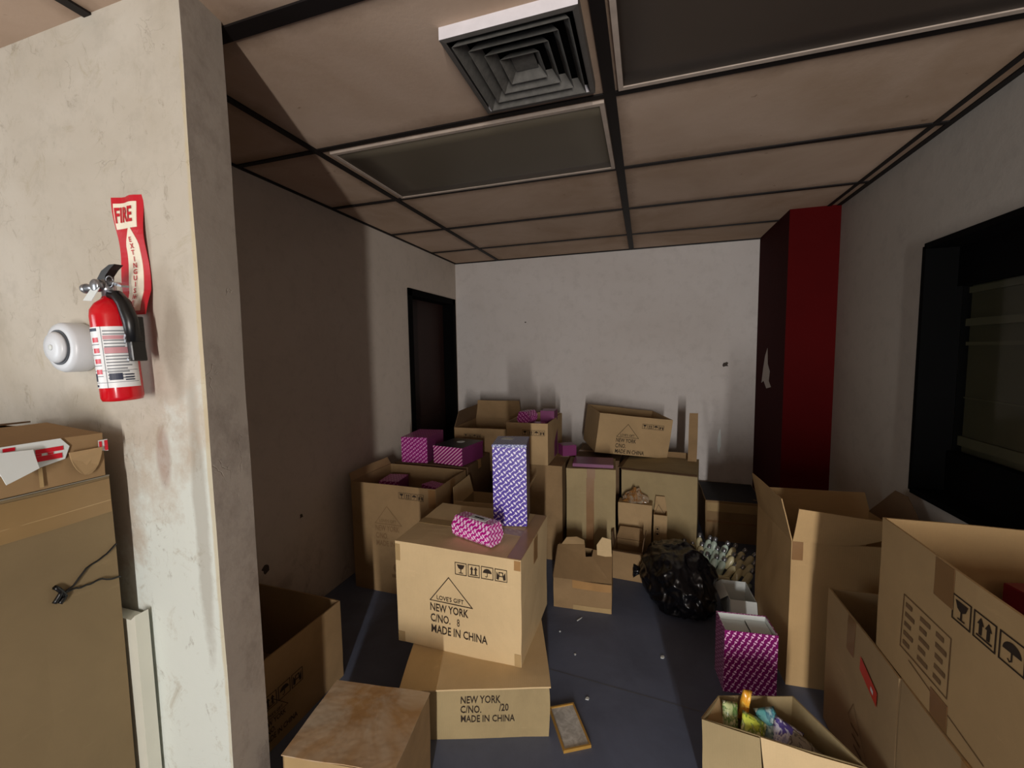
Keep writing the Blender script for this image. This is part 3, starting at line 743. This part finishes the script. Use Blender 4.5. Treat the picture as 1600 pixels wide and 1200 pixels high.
carton('open carton with handling symbols, stacked nearest the camera at the right', .902, 1.195, .5235, 0, .455, .57, .395, CB_RIGHT, top='open', amp=.003,
       prints=[('l', p, INK, 'handling_symbols'), ('l', q, INK_F)], tapes=[('l', -.055+.01, .025, .30, .394, TAPE_D), ('l', -.03, .03, .0, .07, TAPE_D)], flaps=())
gift('maroon box lying inside the big open carton at the right', 1.01, 1.33, .535, 12, .16, .2, .26, plain('maroon_card', (126, 24, 44), .4, 0, .5, .05, 6))
bm = bmesh.new(); box(bm, -.08, .08, -.09, .09, 0, .24, 6); wobble(bm, 3, .02, 9)
for v in bm.verts: v.co.z = max(0, v.co.z)
o = obj('plastic_wrapped_parcel', bm, plain('pale_plastic_wrap', (176, 196, 206), .2, 0, .6, .2, 14), None, True); o.location = (.93, 1.12, .533)
tag(o, 'pale parcel in clear plastic wrap inside the big open carton, beside the maroon box', 'parcel')

# --- W, V : gift boxes on the floor
Wb = thing('gift_box', 'tall magenta gift box with bone print and open white inside, on the floor', 'gift box', (.415, 1.90, 0), (0, 0, R(6)))
bm = bmesh.new(); w_, d_, h_, t_ = .20, .13, .268, .003
for qd in ((-w_/2, w_/2, -d_/2, -d_/2+t_), (-w_/2, w_/2, d_/2-t_, d_/2), (-w_/2, -w_/2+t_, -d_/2+t_, d_/2-t_), (w_/2-t_, w_/2, -d_/2+t_, d_/2-t_)): box(bm, qd[0], qd[1], qd[2], qd[3], 0, h_)
box(bm, -w_/2+t_, w_/2-t_, -d_/2+t_, d_/2-t_, 0, .003); uvbox(bm)
obj('box_body', bm, BONE_PLUM, Wb)
bm = bmesh.new(); e = t_+.0006
for qd in ((-w_/2+e, w_/2-e, -d_/2+e, -d_/2+e+.002), (-w_/2+e, w_/2-e, d_/2-e-.002, d_/2-e), (-w_/2+e, -w_/2+e+.002, -d_/2+e, d_/2-e), (w_/2-e-.002, w_/2-e, -d_/2+e, d_/2-e)): box(bm, qd[0], qd[1], qd[2], qd[3], .004, h_-.002)
obj('white_lining', bm, WHITE, Wb)
for s_ in (-1, 1):
    bm = bmesh.new(); x0, x1 = (-.092, .012) if s_ < 0 else (.014, .092)
    prism(bm, [(x0, -.055), (x1, -.055), (x1, .058), (x0, .058)], 2, .240+.004*s_, .242+.004*s_); obj('inner_flap', bm, WHITE, Wb)
Vb = thing('gift_box', 'open white gift box with its lid flap folded out, behind the tall magenta one', 'gift box', (.485, 2.41, 0), (0, 0, R(3)))
bm = bmesh.new(); w_, d_, h_ = .125, .20, .13; t_ = .0025
for qd in ((-w_/2, w_/2, -d_/2, -d_/2+t_), (-w_/2, w_/2, d_/2-t_, d_/2), (-w_/2, -w_/2+t_, -d_/2+t_, d_/2-t_), (w_/2-t_, w_/2, -d_/2+t_, d_/2-t_)): box(bm, qd[0], qd[1], qd[2], qd[3], 0, h_)
box(bm, -w_/2, w_/2, -d_/2, d_/2, 0, .003)
obj('box_body', bm, WHITE, Vb)
bm = bmesh.new(); prism(bm, [(-.0625, .13), (-.0645, .132), (-.100, .108), (-.098, .105)], 1, -.06, .095); obj('flap', bm, WHITE, Vb)
bm = bmesh.new(); prism(bm, [(-.10, .13), (-.1, .133), (-.125, .07), (-.123, .067)], 0, -.06, .062); obj('flap', bm, WHITE, Vb)

# --- X: foreground box of snack packets (irregular rim)
Xb = thing('cardboard_box', 'open cardboard box of snack packets in the foreground, in front of the magenta gift box', 'box', (.36, 1.45, 0))
rim = [(-.178, -.081), (.245, -.125), (.127, .100), (-.113, .030)]   # FL, FR, BR, BL relative
bm = bmesh.new(); hX = .25
def lerp(a, b, s): return (a[0]+(b[0]-a[0])*s, a[1]+(b[1]-a[1])*s)
cen = (sum(r[0] for r in rim)/4, sum(r[1] for r in rim)/4)
loopo = []
for i in range(4):
    for s_ in range(4): loopo.append(lerp(rim[i], rim[(i+1) % 4], s_/4))
rows_o = []; rows_i = []
for k_ in range(5):
    z_ = hX*k_/4; sh = .93 + .07*k_/4
    oo = []; ii = []
    for q_ in loopo:
        dx, dy = q_[0]-cen[0], q_[1]-cen[1]
        nn = nv((q_[0], q_[1], z_), 12, 7)*.006
        oo.append(bm.verts.new((cen[0]+dx*sh+nn.x, cen[1]+dy*sh+nn.y, z_)))
        ii.append(bm.verts.new((cen[0]+dx*(sh-.035)+nn.x, cen[1]+dy*(sh-.035)+nn.y, max(.006, z_))))
    rows_o.append(oo); rows_i.append(ii)
n16 = len(loopo)
for k_ in range(4):
    for i in range(n16):
        j = (i+1) % n16
        bm.faces.new((rows_o[k_][i], rows_o[k_][j], rows_o[k_+1][j], rows_o[k_+1][i])); bm.faces.new((rows_i[k_][j], rows_i[k_][i], rows_i[k_+1][i], rows_i[k_+1][j]))
for i in range(n16):
    j = (i+1) % n16; bm.faces.new((rows_o[4][i], rows_o[4][j], rows_i[4][j], rows_i[4][i]))
bm.faces.new(rows_o[0][::-1]); bm.faces.new(rows_i[0]); bmesh.ops.recalc_face_normals(bm, faces=bm.faces)
obj('body', bm, CB_OLIVE, Xb)
def sheet(pts_, mt, nm, par, th=.004, seed=1):
    bm = bmesh.new(); n = 4; q0, q1, q2, q3 = [Vector(a_) for a_ in pts_]
    nrm = (q1-q0).cross(q3-q0).normalized()*th
    A = [[(q0.lerp(q1, i/n)).lerp(q3.lerp(q2, i/n), j/n) for i in range(n+1)] for j in range(n+1)]
    def mk(o): return [[bm.verts.new(p_+o+nv(p_, seed, 8)*.004) for p_ in r] for r in A]
    U = mk(Vector()); L = mk(nrm)
    for i in range(n):
        for j in range(n):
            bm.faces.new((U[i][j], U[i][j+1], U[i+1][j+1], U[i+1][j])); bm.faces.new((L[i][j], L[i+1][j], L[i+1][j+1], L[i][j+1]))
    for i in range(n):
        for s__ in (0, n):
            bm.faces.new((U[i][s__], U[i+1][s__], L[i+1][s__], L[i][s__])); bm.faces.new((U[s__][i], U[s__][i+1], L[s__][i+1], L[s__][i]))
    bmesh.ops.recalc_face_normals(bm, faces=bm.faces)
    return obj(nm, bm, mt, par)
sheet([(-.178, -.086, .25), (-.02, -.102, .25), (-.015, -.15, .10), (-.175, -.13, .10)], CB_OLIVE, 'flap', Xb, .004, 3)
sheet([(-.015, -.105, .25), (.243, -.13, .25), (.25, -.18, .12), (-.005, -.155, .10)], CB_LIGHT, 'flap', Xb, .004, 5)
sheet([(-.115, .028, .248), (-.178, -.075, .248), (-.125, -.07, .185), (-.085, .0, .2)], CB_MID, 'flap', Xb, .003, 6)

sheet([(.17, .12, .60), (.232, .12, .60), (.236, .13, .955), (.178, .13, .955)], CB_BROWN, 'flap', O_, .004, 8)
sheet([(.0, .19, .60), (.17, .19, .60), (.165, .2, .64), (.01, .2, .64)], CB_BROWN, 'flap', O_, .004, 9)
sheet([(-.24, -.212, .63), (-.02, -.212, .63), (.22, -.245, .735), (-.225, -.225, .772)], CB_RIGHT, 'flap', R3_, .004, 10)
def packet(label, loc, rot, w, h, cols, grp=None, thick=.02):
    t = NT('foil_packet_print', .25, .6); co = t.coord(); sp = t.n('ShaderNodeSeparateXYZ'); t.l(co, sp.inputs[0])
    n_ = t.noise(co, 28, 3, .6, .5)
    t.col(t.ramp(n_, [(0, lin(cols[0])), (.45, lin(cols[0])), (.5, lin(cols[1])), (.6, lin(cols[2]))]))
    bm = bmesh.new(); n = 10
    S = []
    for sg in (1, -1):
        g_ = []
        for i in range(n+1):
            row = []
            for j in range(n+1):
                u = i/n*2-1; v = j/n*2-1
                b = max(0, (1-u**4)*(1-v**4))**.7*thick/2
                c = Vector((u*w/2, sg*b, v*h/2)); nn = noise.noise(Vector((u*2.5, v*2.5, w*90)))*.006
                c.y += nn; row.append(bm.verts.new(c))
            g_.append(row)
        S.append(g_)
    for g_ in S:
        for i in range(n):
            for j in range(n): bm.faces.new((g_[i][j], g_[i+1][j], g_[i+1][j+1], g_[i][j+1]))
    bmesh.ops.remove_doubles(bm, verts=bm.verts, dist=.0002); bmesh.ops.recalc_face_normals(bm, faces=bm.faces)
    for v in bm.verts: v.co *= 1.15
    o = obj('snack_packet', bm, t.m, None, True); o.location = (loc[0]-.008, loc[1], loc[2]+.014); o.rotation_euler = rot
    tag(o, label, 'snack packet', grp)
packet('green and white snack packet at the left end of the foreground box', (.285, 1.435, .200), (R(-25), R(12), R(20)), .045, .085, ((196, 206, 150), (84, 130, 60), (230, 226, 190)))
packet('yellow-green snack packet in the middle of the foreground box', (.345, 1.405, .200), (R(-35), R(28), R(15)), .075, .075, ((206, 216, 84), (110, 140, 50), (236, 234, 170)))
packet('teal snack packet behind the yellow-green one in the foreground box', (.40, 1.435, .205), (R(-30), R(-28), R(-10)), .055, .085, ((96, 168, 170), (60, 110, 130), (196, 220, 214)))
packet('orange-yellow snack packet standing tall at the back of the foreground box', (.335, 1.475, .225), (R(-8), R(12), R(10)), .028, .09, ((226, 160, 50), (240, 200, 90), (200, 120, 40)))
packet('purple and white snack packet at the right of the foreground box', (.445, 1.415, .195), (R(-50), R(30), R(5)), .085, .07, ((88, 76, 150), (226, 226, 240), (120, 120, 190)))
packet('silver-grey snack packet at the right end of the foreground box', (.475, 1.385, .180), (R(-62), R(25), R(-20)), .08, .08, ((150, 142, 132), (90, 82, 76), (190, 184, 176)))
carton('small filler carton deep inside the foreground snack box', .375, 1.415, .009, -4, .20, .09, .135, CB_MID, tape=False, amp=.001)

# --- black rubbish bag
t = NT('black_bin_liner', .3, .5); co = t.coord(); t.col(lin((11, 11, 15)))
t.bump(t.noise(t.map(co, sc=(1, 1.2, .8)), 6, 2, .45, 1.8), .35, .03)
bag = thing('rubbish_bag', 'full black plastic rubbish bag slumped on the floor, in front of the heap of bottles', 'bag', (.188, 2.48, 0))
bm = bmesh.new(); bmesh.ops.create_icosphere(bm, subdivisions=6, radius=1)
for v in bm.verts:
    c = v.co.copy()
    n = noise.noise(c*1.5+Vector((1.2, .3, 4))); r1 = 1-abs(noise.noise(c*2.6+Vector((5, 1, 2))))*2; r2_ = 1-abs(noise.noise(Vector((c.x*7, c.y*5, c.z*4))+Vector((2, 8, 2))))*2
    k = .90 + .14*n + .08*r1 + .035*r2_
    z = c.z*.175*k + .13
    if z < .02: z = max(0, .02 - (.02-z)*.12)
    sq = 1 + .12*max(0, -c.z)
    v.co = Vector((c.x*.205*k*sq, c.y*.29*k*sq, z))
    v.co.x += -.10*c.y*.3
obj('bag_body', bm, t.m, bag, True)
bm = bmesh.new(); rnd = random.Random(3); seg = 24; rings = []
for i, (s_, rr) in enumerate(((0, .075), (.05, .055), (.09, .026), (.12, .034), (.155, .05))):
    ce = Vector((-.155, .08, .095)).lerp(Vector((-.245, .12, .07)), s_/.155)
    rings.append([bm.verts.new(ce + Vector((0.01*math.sin(5*q_), math.cos(q_), math.sin(q_)*.8))*rr*(1+.25*math.sin(q_*6+i)+rnd.uniform(-.08, .08))) for q_ in [2*PI*j/seg for j in range(seg)]])
for a_, b_ in zip(rings, rings[1:]):
    for j in range(seg): bm.faces.new((a_[j], a_[(j+1) % seg], b_[(j+1) % seg], b_[j]))
for v in bm.verts: v.co.z = max(.002, v.co.z)
obj('tied_neck', bm, t.m, bag, True)

# --- heap of small bottles
CAPM = plain('silvery_cap', (150, 152, 158), .22, .7, .5, .2, 40)
def bottle(kind, c):
    T = thing('small_bottle', 'x', 'bottle', (0, 0, -5))
    bm = bmesh.new(); lathe(bm, [(0, 0), (.017, 0), (.019, .004), (.019, .07), (.015, .082), (.008, .088), (.008, .094), (0, .094)], 16)
    for v in bm.verts: v.co.y *= .8
    gm = plain('%s_bottle' % kind, c, .25, 0, .6, .12, 30); obj('bottle_body', bm, gm, T, True)
    bm = bmesh.new(); lathe(bm, [(0, .09), (.012, .09), (.0135, .093), (.0135, .112), (.010, .118), (0, .119)], 16); obj('cap', bm, CAPM, T, True)
    return T
protos = [(bottle('cream', (226, 218, 176)), 'small cream bottle with a silvery cap, in the heap behind the black bag', 'cream bottles in the heap'),
          (bottle('pale_green', (206, 228, 214)), 'small pale green bottle with a silvery cap, in the heap behind the black bag', 'pale green bottles in the heap')]
rnd = random.Random(5); spots = []
for r_i in range(3):
    for i in range(9):
        u = i/8
        x_ = .245 + .32*u + .010*r_i; y_ = 2.84 - .05*u*u*3 + .05*r_i
        spots.append((x_ + rnd.uniform(-.004, .004), y_, .014 + .034*r_i, R(34 - 5*r_i + rnd.uniform(-6, 6)), R(rnd.uniform(-8, 8) + 25*u), R(-12 - 30*u)))
used = [False, False]
for i, (x_, y_, z_, rx, ry, rz) in enumerate(spots):
    ki = 1 if (i % 9) in (3, 4, 5) else 0
    T, lab, grp = protos[ki]
    eul = (Matrix.Rotation(rz, 4, 'Z') @ Matrix.Rotation(ry, 4, 'Y') @ Matrix.Rotation(-rx, 4, 'X')).to_euler()
    if not used[ki]:
        used[ki] = True; T.location = (x_, y_, z_); T.rotation_euler = eul; T['label'] = lab; T['group'] = grp
    else: dup(T, (x_, y_, z_), eul, lab, grp)
for i, (loc, rot, c, lab) in enumerate((((.565, 2.80, .016), (R(-80), R(10), R(40)), 0, 'cream bottle lying loose on the floor at the right end of the heap'), ((.50, 2.74, .016), (R(-82), R(0), R(100)), 0, 'cream bottle lying loose on the floor nearest the black bag'), ((.60, 2.70, .016), (R(-85), 0, R(150)), 1, 'pale green bottle lying loose between the heap and the tall box'))):
    dup(protos[c][0], loc, rot, lab, 'bottles lying loose beside the heap')
bm = bmesh.new(); box(bm, -.022, .022, -.04, .04, 0, .018); bmesh.ops.bevel(bm, geom=list(bm.edges), offset=.002, segments=1, affect='EDGES')
for f in bm.faces: f.material_index = 1 if f.calc_center_median().y > .005 else 0
o = obj('small_carton', bm, [WHITE, plain('light_blue_print', (96, 170, 206), .4, 0, .5, .05, 10)]); o.location = (.66, 3.02, 0); o.rotation_euler = (0, 0, R(35))
tag(o, 'tiny light blue and white packet on the floor beside the tall box', 'box')

# --- litter and the small framed tray on the floor
fr = thing('picture_frame', 'small gold-edged frame with a milky face lying flat on the floor by the centre stack', 'picture frame', (-.262, 1.472, 0), (0, 0, R(-61)))
GOLD = plain('gold_edge', (190, 148, 74), .35, .3, .5, .15, 20)
bm = bmesh.new(); a_, b_, e_ = .094, .052, .006
for qd in ((-a_, a_, -b_, -b_+e_), (-a_, a_, b_-e_, b_), (-a_, -a_+e_, -b_+e_, b_-e_), (a_-e_, a_, -b_+e_, b_-e_)): box(bm, qd[0], qd[1], qd[2], qd[3], 0, .012)
obj('frame_edge', bm, GOLD, fr)
t = NT('milky_film', .25, .6); co = t.coord(); t.col(t.mix(t.ramp(t.noise(co, 30, 5, .7, 1), [(.4, g(0)), (.65, g(1))]), lin((176, 174, 168)), lin((214, 214, 208))))
bm = bmesh.new(); box(bm, -a_+e_, a_-e_, -b_+e_, b_-e_, 0, .007); obj('face', bm, t.m, fr)
for i, (x_, y_, s_, lab) in enumerate(((.089, 1.958, .011, 'white paper scrap alone on the open floor, left of the magenta gift box'), (-.212, 1.625, .010, 'white scrap on the floor just behind the gold-edged frame'),
        (-.32, 2.124, .010, 'sliver of paper on the floor in front of the battered box'), (-.40, 2.0, .006, 'tiny crumb on the floor right of the centre stack'),
        (-.75, 1.16, .008, 'tiny paper crumb on the floor at the foot of the squashed box'), (-.30, 1.86, .006, 'tiny crumb on the floor between battered box and gold-edged frame'))):
    bm = bmesh.new(); rnd = random.Random(i); n = 7
    vs = [(s_*rnd.uniform(.6, 1.2)*math.cos(2*PI*k_/n)*(2 if i == 2 else 1), s_*rnd.uniform(.5, 1)*math.sin(2*PI*k_/n)*(.4 if i == 2 else 1)) for k_ in range(n)]
    prism(bm, vs, 2, 0, .003); o = obj('paper_scrap', bm, WHITE); o.location = (x_, y_, 0); o.rotation_euler = (0, 0, R(60)); tag(o, lab, 'litter')

# ------------------------------------------------------------------ left foreground
LB_X = -1.54; LBd = .44; LBy = .48
LB = carton('tall upright cardboard carton at the left edge, leaning near the partition', LB_X, LBy, 0, 0, .44, LBd, 1.115, CB_LEFT, amp=.003, seam='y', tape_mat=TAPE_D,
            tapes=[('r', -.22, .219, 1.025, 1.112, TAPE_L), ('r', -.22, .219, 1.055, 1.0565, TAPE_Y)])
DUSTY = plain('dusty_grey_card', (132, 126, 112), .7, 0, .3, .15, 8)
bm = bmesh.new(); box(bm, -.222, .222, -.22, .219, 1.1195, 1.122, 4); obj('dusty_top', bm, DUSTY, LB)
bm = bmesh.new()
def cable(pts_, r=.0022):
    P = [Vector(a_) for a_ in pts_]; out = []
    for a_, b_ in zip(P, P[1:]):
        for k_ in range(6): q_ = a_.lerp(b_, k_/6); out.append(q_ + Vector((0, 1, 1))*noise.noise(q_*60)*.004)
    tube(bm, out + [P[-1]], r, 6)
cx_ = LB_X + .225
cable([(cx_, .699, .938), (cx_+.001, .675, .92), (cx_, .655, .912), (cx_, .635, .905), (cx_, .605, .872), (cx_, .588, .868)])
cable([(cx_, .703, .848), (cx_, .68, .850), (cx_, .65, .862), (cx_, .62, .862), (cx_, .59, .868)])
cable([(cx_, .57, .85), (cx_+.002, .585, .872), (cx_, .575, .89), (cx_, .594, .86), (cx_, .58, .845)], .005)
o = obj('black_cable', bm, BLACK_PL, None, True); tag(o, 'frayed black cable with two ends hanging on the side of the tall carton', 'cable')
# torn small box on top
sb = carton('torn flat box wrapped in red and white tape, on top of the tall left carton', -1.545, .475, 1.1235, 0, .45, .43, .112, CB_BROWN, top='open', amp=.006,
            flaps=(('f', -80, .16, .02, CB_DARK), ('l', -84, .2, .02, CB_DARK), ('r', -72, .10, .06, CB_BROWN)))
T_RED = plain('red_tape_print', (200, 24, 44), .3, 0, .5, .1, 20)
p = Print(); p.poly([(-.215, .112), (.135, .112), (.150, .090), (.140, .062), (.085, .050), (-.215, .05)]); p.poly([(.205, .092), (.2245, .092), (.2245, .062), (.205, .066)])
p.lay('r', (.45, .43, .112), sb, WHITE, name='white_tape', off=.006)
p = Print()
for i in range(9):
    p.rect(-.20+.03*i, .100, .019, .008)
    if i < 8: p.rect(-.192+.03*i, .088, .013, .008)
p.rect(.090, .066, .045, .012); p.rect(.090, .0785, .010, .005); p.rect(.090, .084, .048, .010); p.rect(.110, .0785, .010, .005)
p.rect(.206, .067, .006, .022); p.rect(.217, .064, .007, .026)
p.lay('r', (.45, .43, .112), sb.children[0], T_RED, name='red_tape_lettering', off=.0072)
p = Print(); p.rect(.092, .006, .007, .045); p.lay('r', (.45, .43, .112), sb, TAPE_Y, name='tape_strip', off=.006)
card = sheet([(-1.300, .49, 1.228), (-1.300, .556, 1.222), (-1.285, .556, 1.180), (-1.278, .50, 1.160)], WHITE, 'white_card', None, .002, 2)
tag(card, 'white card hanging from the red and white taped box at the left edge', 'card')
bm = bmesh.new(); vs = [bm.verts.new((.2335 + .004*math.sin(a_*2), .178 + .032*math.cos(a_), .075 + .062*math.sin(a_))) for a_ in [-PI + PI*i/12 for i in range(13)]]
f = bm.faces.new(vs); r_ = bmesh.ops.extrude_face_region(bm, geom=[f])
for v in r_['geom']:
    if isinstance(v, bmesh.types.BMVert): v.co.x += .003
bmesh.ops.recalc_face_normals(bm, faces=bm.faces); obj('flap', bm, CB_MID, sb)
# white board between carton and partition
bm = bmesh.new(); prism(bm, [(-1.62, 0), (-1.292, 0), (-1.292, .735), (-1.31, .72), (-1.62, .72)], 1, .712, .744)
o = obj('white_board', bm, plain('off_white_board', (206, 206, 192), .6, 0, .3, .1, 8)); tag(o, 'narrow off-white board standing between the tall carton and the partition', 'board')

# ------------------------------------------------------------------ fire sign, extinguisher, alarm on the partition
Yw = .755
sg = thing('fire_sign', 'crumpled red and white FIRE EXTINGUISHER sign on the partition', 'sign', (-1.235, Yw, 1.53))
def sgn(u, v, o):
    bend = .004 + .006*(1+math.sin(v*34+u*20))*.5 + (.016*max(0, (.06-v)/.06)) + .004*math.sin(u*90)*max(0, (v-.2)/.1)
    return Vector((u + (v-.0)*-.05, -bend - o, v))
def sgrid(u0, u1, v0, v1, o, mt, nm, n=8, shape=None):
    bm = bmesh.new(); V = []
    for j in range(n*3+1):
        v = v0+(v1-v0)*j/(n*3); a_, b_ = (u0, u1) if not shape else shape(v)
        V.append([(bm.verts.new(sgn(a_+(b_-a_)*i/n, v, o)), bm.verts.new(sgn(a_+(b_-a_)*i/n, v, o-.0012))) for i in range(n+1)])
    for j in range(n*3):
        for i in range(n):
            for k_ in (0, 1): bm.faces.new([V[j][i][k_], V[j][i+1][k_], V[j+1][i+1][k_], V[j+1][i][k_]])
        for i in (0, n): bm.faces.new((V[j][i][0], V[j+1][i][0], V[j+1][i][1], V[j][i][1]))
    bmesh.ops.recalc_face_normals(bm, faces=bm.faces)
    return obj(nm, bm, mt, sg)
SRED = plain('sign_red', (190, 24, 40), .35, 0, .5, .08, 10); SWHITE = plain('sign_cream', (232, 222, 200), .4, 0, .4, .1, 20)
sheet_ = sgrid(-.048, .052, 0, .298, 0, SRED, 'sign_sheet')
sgrid(-.042, .034, .218, .282, .0012, SWHITE, 'white_field')
sgrid(0, 0, .01, .222, .0012, SWHITE, 'white_arrow', 6, lambda v: (-.020, .030) if v < .180 else (-.020+(v-.180)*.55, .030-(v-.180)*.55))
bm = bmesh.new()
def sign_text(txt, u, v, size, sx, bold=.0007):
    P = Print(); P.text(txt, 0, 0, size, sx, bold)
    for pl in P.polys:
        try: bm.faces.new([bm.verts.new(sgn(u+a_, v+b_, .0030)) for a_, b_ in pl])
        except ValueError: pass
sign_text('FIRE', -.040, .234, .052, .66, .0016)
for i, ch in enumerate('EXTINGUISHER'): sign_text(ch, -.002 if ch != 'I' else .0025, .184-.0160*i, .0172, 1.05, .0004)
bm.normal_update()
for f in bm.faces:
    if f.normal.y > 0: f.normal_flip()
obj('sign_lettering', bm, SRED, sheet_)

ex = thing('fire_extinguisher', 'small red fire extinguisher hanging on the partition below the sign', 'fire extinguisher', (-1.222, .690, 1.318), (R(1), R(-2.5), 0))
RR = .0405
bm = bmesh.new(); lathe(bm, [(0, .002), (RR*.6, 0), (RR*.93, .002), (RR, .010), (RR, .205), (RR*.95, .220), (RR*.72, .236), (RR*.42, .245), (RR*.33, .252), (0, .252)], 48)
obj('cylinder', bm, RED_EXT, ex, True)
def wrap(u, v, r): return Vector((r*math.sin(u/RR), -r*math.cos(u/RR), v))
bm = bmesh.new(); n = 40; u0, u1 = -.075, .085; V = []
for i in range(n+1):
    u = u0+(u1-u0)*i/n; V.append([bm.verts.new(wrap(u, v, RR+.0006)) for v in (.034, .178)])
for i in range(n): bm.faces.new((V[i][0], V[i+1][0], V[i+1][1], V[i][1]))
ilab = obj('instruction_label', bm, plain('label_paper', (226, 228, 228), .4, 0, .4, .03, 20), ex, True)
def wrapped(rects, mt, nm, r):
    bm = bmesh.new()
    for x, y, w_, h_ in rects:
        k_ = max(1, int(w_/.004)); V = [[bm.verts.new(wrap(x+w_*i/k_, yy, r)) for yy in (y, y+h_)] for i in range(k_+1)]
        for i in range(k_): bm.faces.new((V[i][0], V[i+1][0], V[i+1][1], V[i][1]))
    obj(nm, bm, mt, ilab)
LC = .018      # column divide
rr_ = random.Random(9); greys = []; darks = []; reds = []; pinks = []
darks.append((-.045, .168, .055, .007))
for k_ in range(4):
    y = .148-.025*k_
    reds.append((-.005, y-.006, .016, .011))
    for q_ in range(3): darks.append((-.045, y+.002-.006*q_, rr_.uniform(.016, .028), .003))
    greys.append((-.018, y-.012, .03, .002))
for k_ in range(16):
    y = .166-.0074*k_
    (greys).append((LC+.004, y, rr_.uniform(.035, .05), .0032))
pinks += [(LC+.003, .148, .05, .009), (LC+.003, .115, .05, .014)]
darks += [(-.028, .05, .022, .019), (-.055, .05, .014, .019), (LC+.006, .052, .024, .016), (-.045, .037, .04, .005), (LC+.034, .05, .018, .003), (LC+.034, .056, .018, .003), (LC+.034, .062, .018, .003)]
greys += [(LC, .034, .0014, .144), (-.06, .074, .14, .0012), (-.06, .046, .14, .0012)]
wrapped(greys, plain('label_grey_print', (126, 130, 134), .5, 0, .4, .1, 30), 'label_fine_print', RR+.0009)
wrapped(darks, plain('label_navy_print', (44, 50, 70), .5, 0, .4, .1, 30), 'label_dark_print', RR+.0011)
wrapped(reds, T_RED, 'label_red_pictogram', RR+.0013)
wrapped(pinks, plain('label_pink_print', (196, 140, 146), .5, 0, .4, .1, 30), 'label_pink_band', RR+.0010)
STEEL = plain('brushed_steel', (160, 162, 166), .28, .8, .5, .15, 40)
bm = bmesh.new(); lathe(bm, [(0, .25), (.013, .25), (.013, .262), (.016, .264), (.016, .276), (.011, .28), (.011, .292), (0, .294)], 20); obj('valve', bm, STEEL, ex, True)
bm = bmesh.new(); lathe(bm, [(0, 0), (.013, 0), (.015, .004), (.015, .012), (.012, .015), (0, .015)], 20, Matrix.Translation((0, -.014, .276)) @ Matrix.Rotation(R(90), 4, 'X')); obj('pressure_gauge', bm, STEEL, ex, True)
bm = bmesh.new(); tube(bm, [(-.005, 0, .276), (-.03, -.008, .276), (-.052, -.014, .275)], .009, 12, [.008, .0085, .010])
lathe(bm, [(0, 0), (.0115, 0), (.0115, .008), (.007, .009), (0, .005)], 16, Matrix.Translation((-.050, -.0135, .275)) @ Matrix.Rotation(R(-90), 4, 'Y')); obj('nozzle', bm, STEEL, ex, True)
bm = bmesh.new(); prism(bm, [(-.02, .294), (.0, .312), (.03, .323), (.05, .322), (.03, .312), (.012, .299), (.01, .290), (-.01, .288)], 1, -.009, .009); obj('handle', bm, BLACK_PL, ex)
bm = bmesh.new(); prism(bm, [(-.01, .286), (.03, .284), (.062, .272), (.060, .268), (.028, .277), (-.01, .280)], 1, -.008, .008); obj('carrying_lever', bm, STEEL, ex)
bm = bmesh.new(); tube(bm, [(.03+.013*math.cos(a_), -.012, .283+.013*math.sin(a_)) for a_ in [2*PI*i/20 for i in range(21)]], .0014, 6); obj('safety_pin_ring', bm, STEEL, ex, True)
sheet([(-.012, -.024, .272), (.018, -.026, .268), (.006, -.040, .236), (-.028, -.038, .240)], WHITE, 'tag', ex, .0012, 4)
bm = bmesh.new(); tube(bm, [(.010, -.002, .255), (.030, .0, .252), (.046, .002, .232), (.056, .004, .19), (.060, .006, .14)], .014, 12, [.011, .013, .015, .016, .015]); obj('black_strap', bm, BLACK_PL, ex, True)
bm = bmesh.new(); box(bm, .046, .062, -.004, .030, .095, .20, 2); wobble(bm, 2, .003, 20); bmesh.ops.bevel(bm, geom=[e for e in bm.edges if e.is_boundary or e.calc_face_angle(0) > .8], offset=.002, segments=1, affect='EDGES'); obj('wall_bracket', bm, BLACK_PL, ex)
bm = bmesh.new()
for (yy, zz) in ((-.006, .150), (.004, .155), (-.004, .142), (.003, .098)): lathe(bm, [(0, 0), (.0035, 0), (.0035, .003), (0, .003)], 10, Matrix.Translation((.054+yy*.3, -.008, zz)) @ Matrix.Rotation(R(90), 4, 'X'))
obj('bracket_rivets', bm, STEEL, ex)

al = thing('smoke_alarm', 'round white smoke alarm on the partition, left of the fire extinguisher', 'smoke alarm', (-1.475, Yw, 1.452), (R(90), 0, 0))
bm = bmesh.new(); lathe(bm, [(0, 0), (.064, 0), (.066, .006), (.066, .045), (.062, .052), (.052, .055), (0, .055)], 48); obj('base', bm, WHITE_P, al, True)
bm = bmesh.new(); lathe(bm, [(.038, .0545), (.046, .0545), (.046, .0575), (.038, .0575)], 40); obj('vent_slot', bm, plain('alarm_vent_grey', (70, 74, 80), .5), al)
bm = bmesh.new(); lathe(bm, [(0, .055), (.040, .055), (.041, .063), (.036, .069), (.02, .071), (0, .0715)], 40); obj('sensor_cap', bm, WHITE_P, al, True)
bm = bmesh.new(); lathe(bm, [(0, .071), (.008, .071), (.007, .0735), (0, .0735)], 20, Matrix.Translation((.0, .0, 0))); obj('test_button', bm, WHITE, al, True)
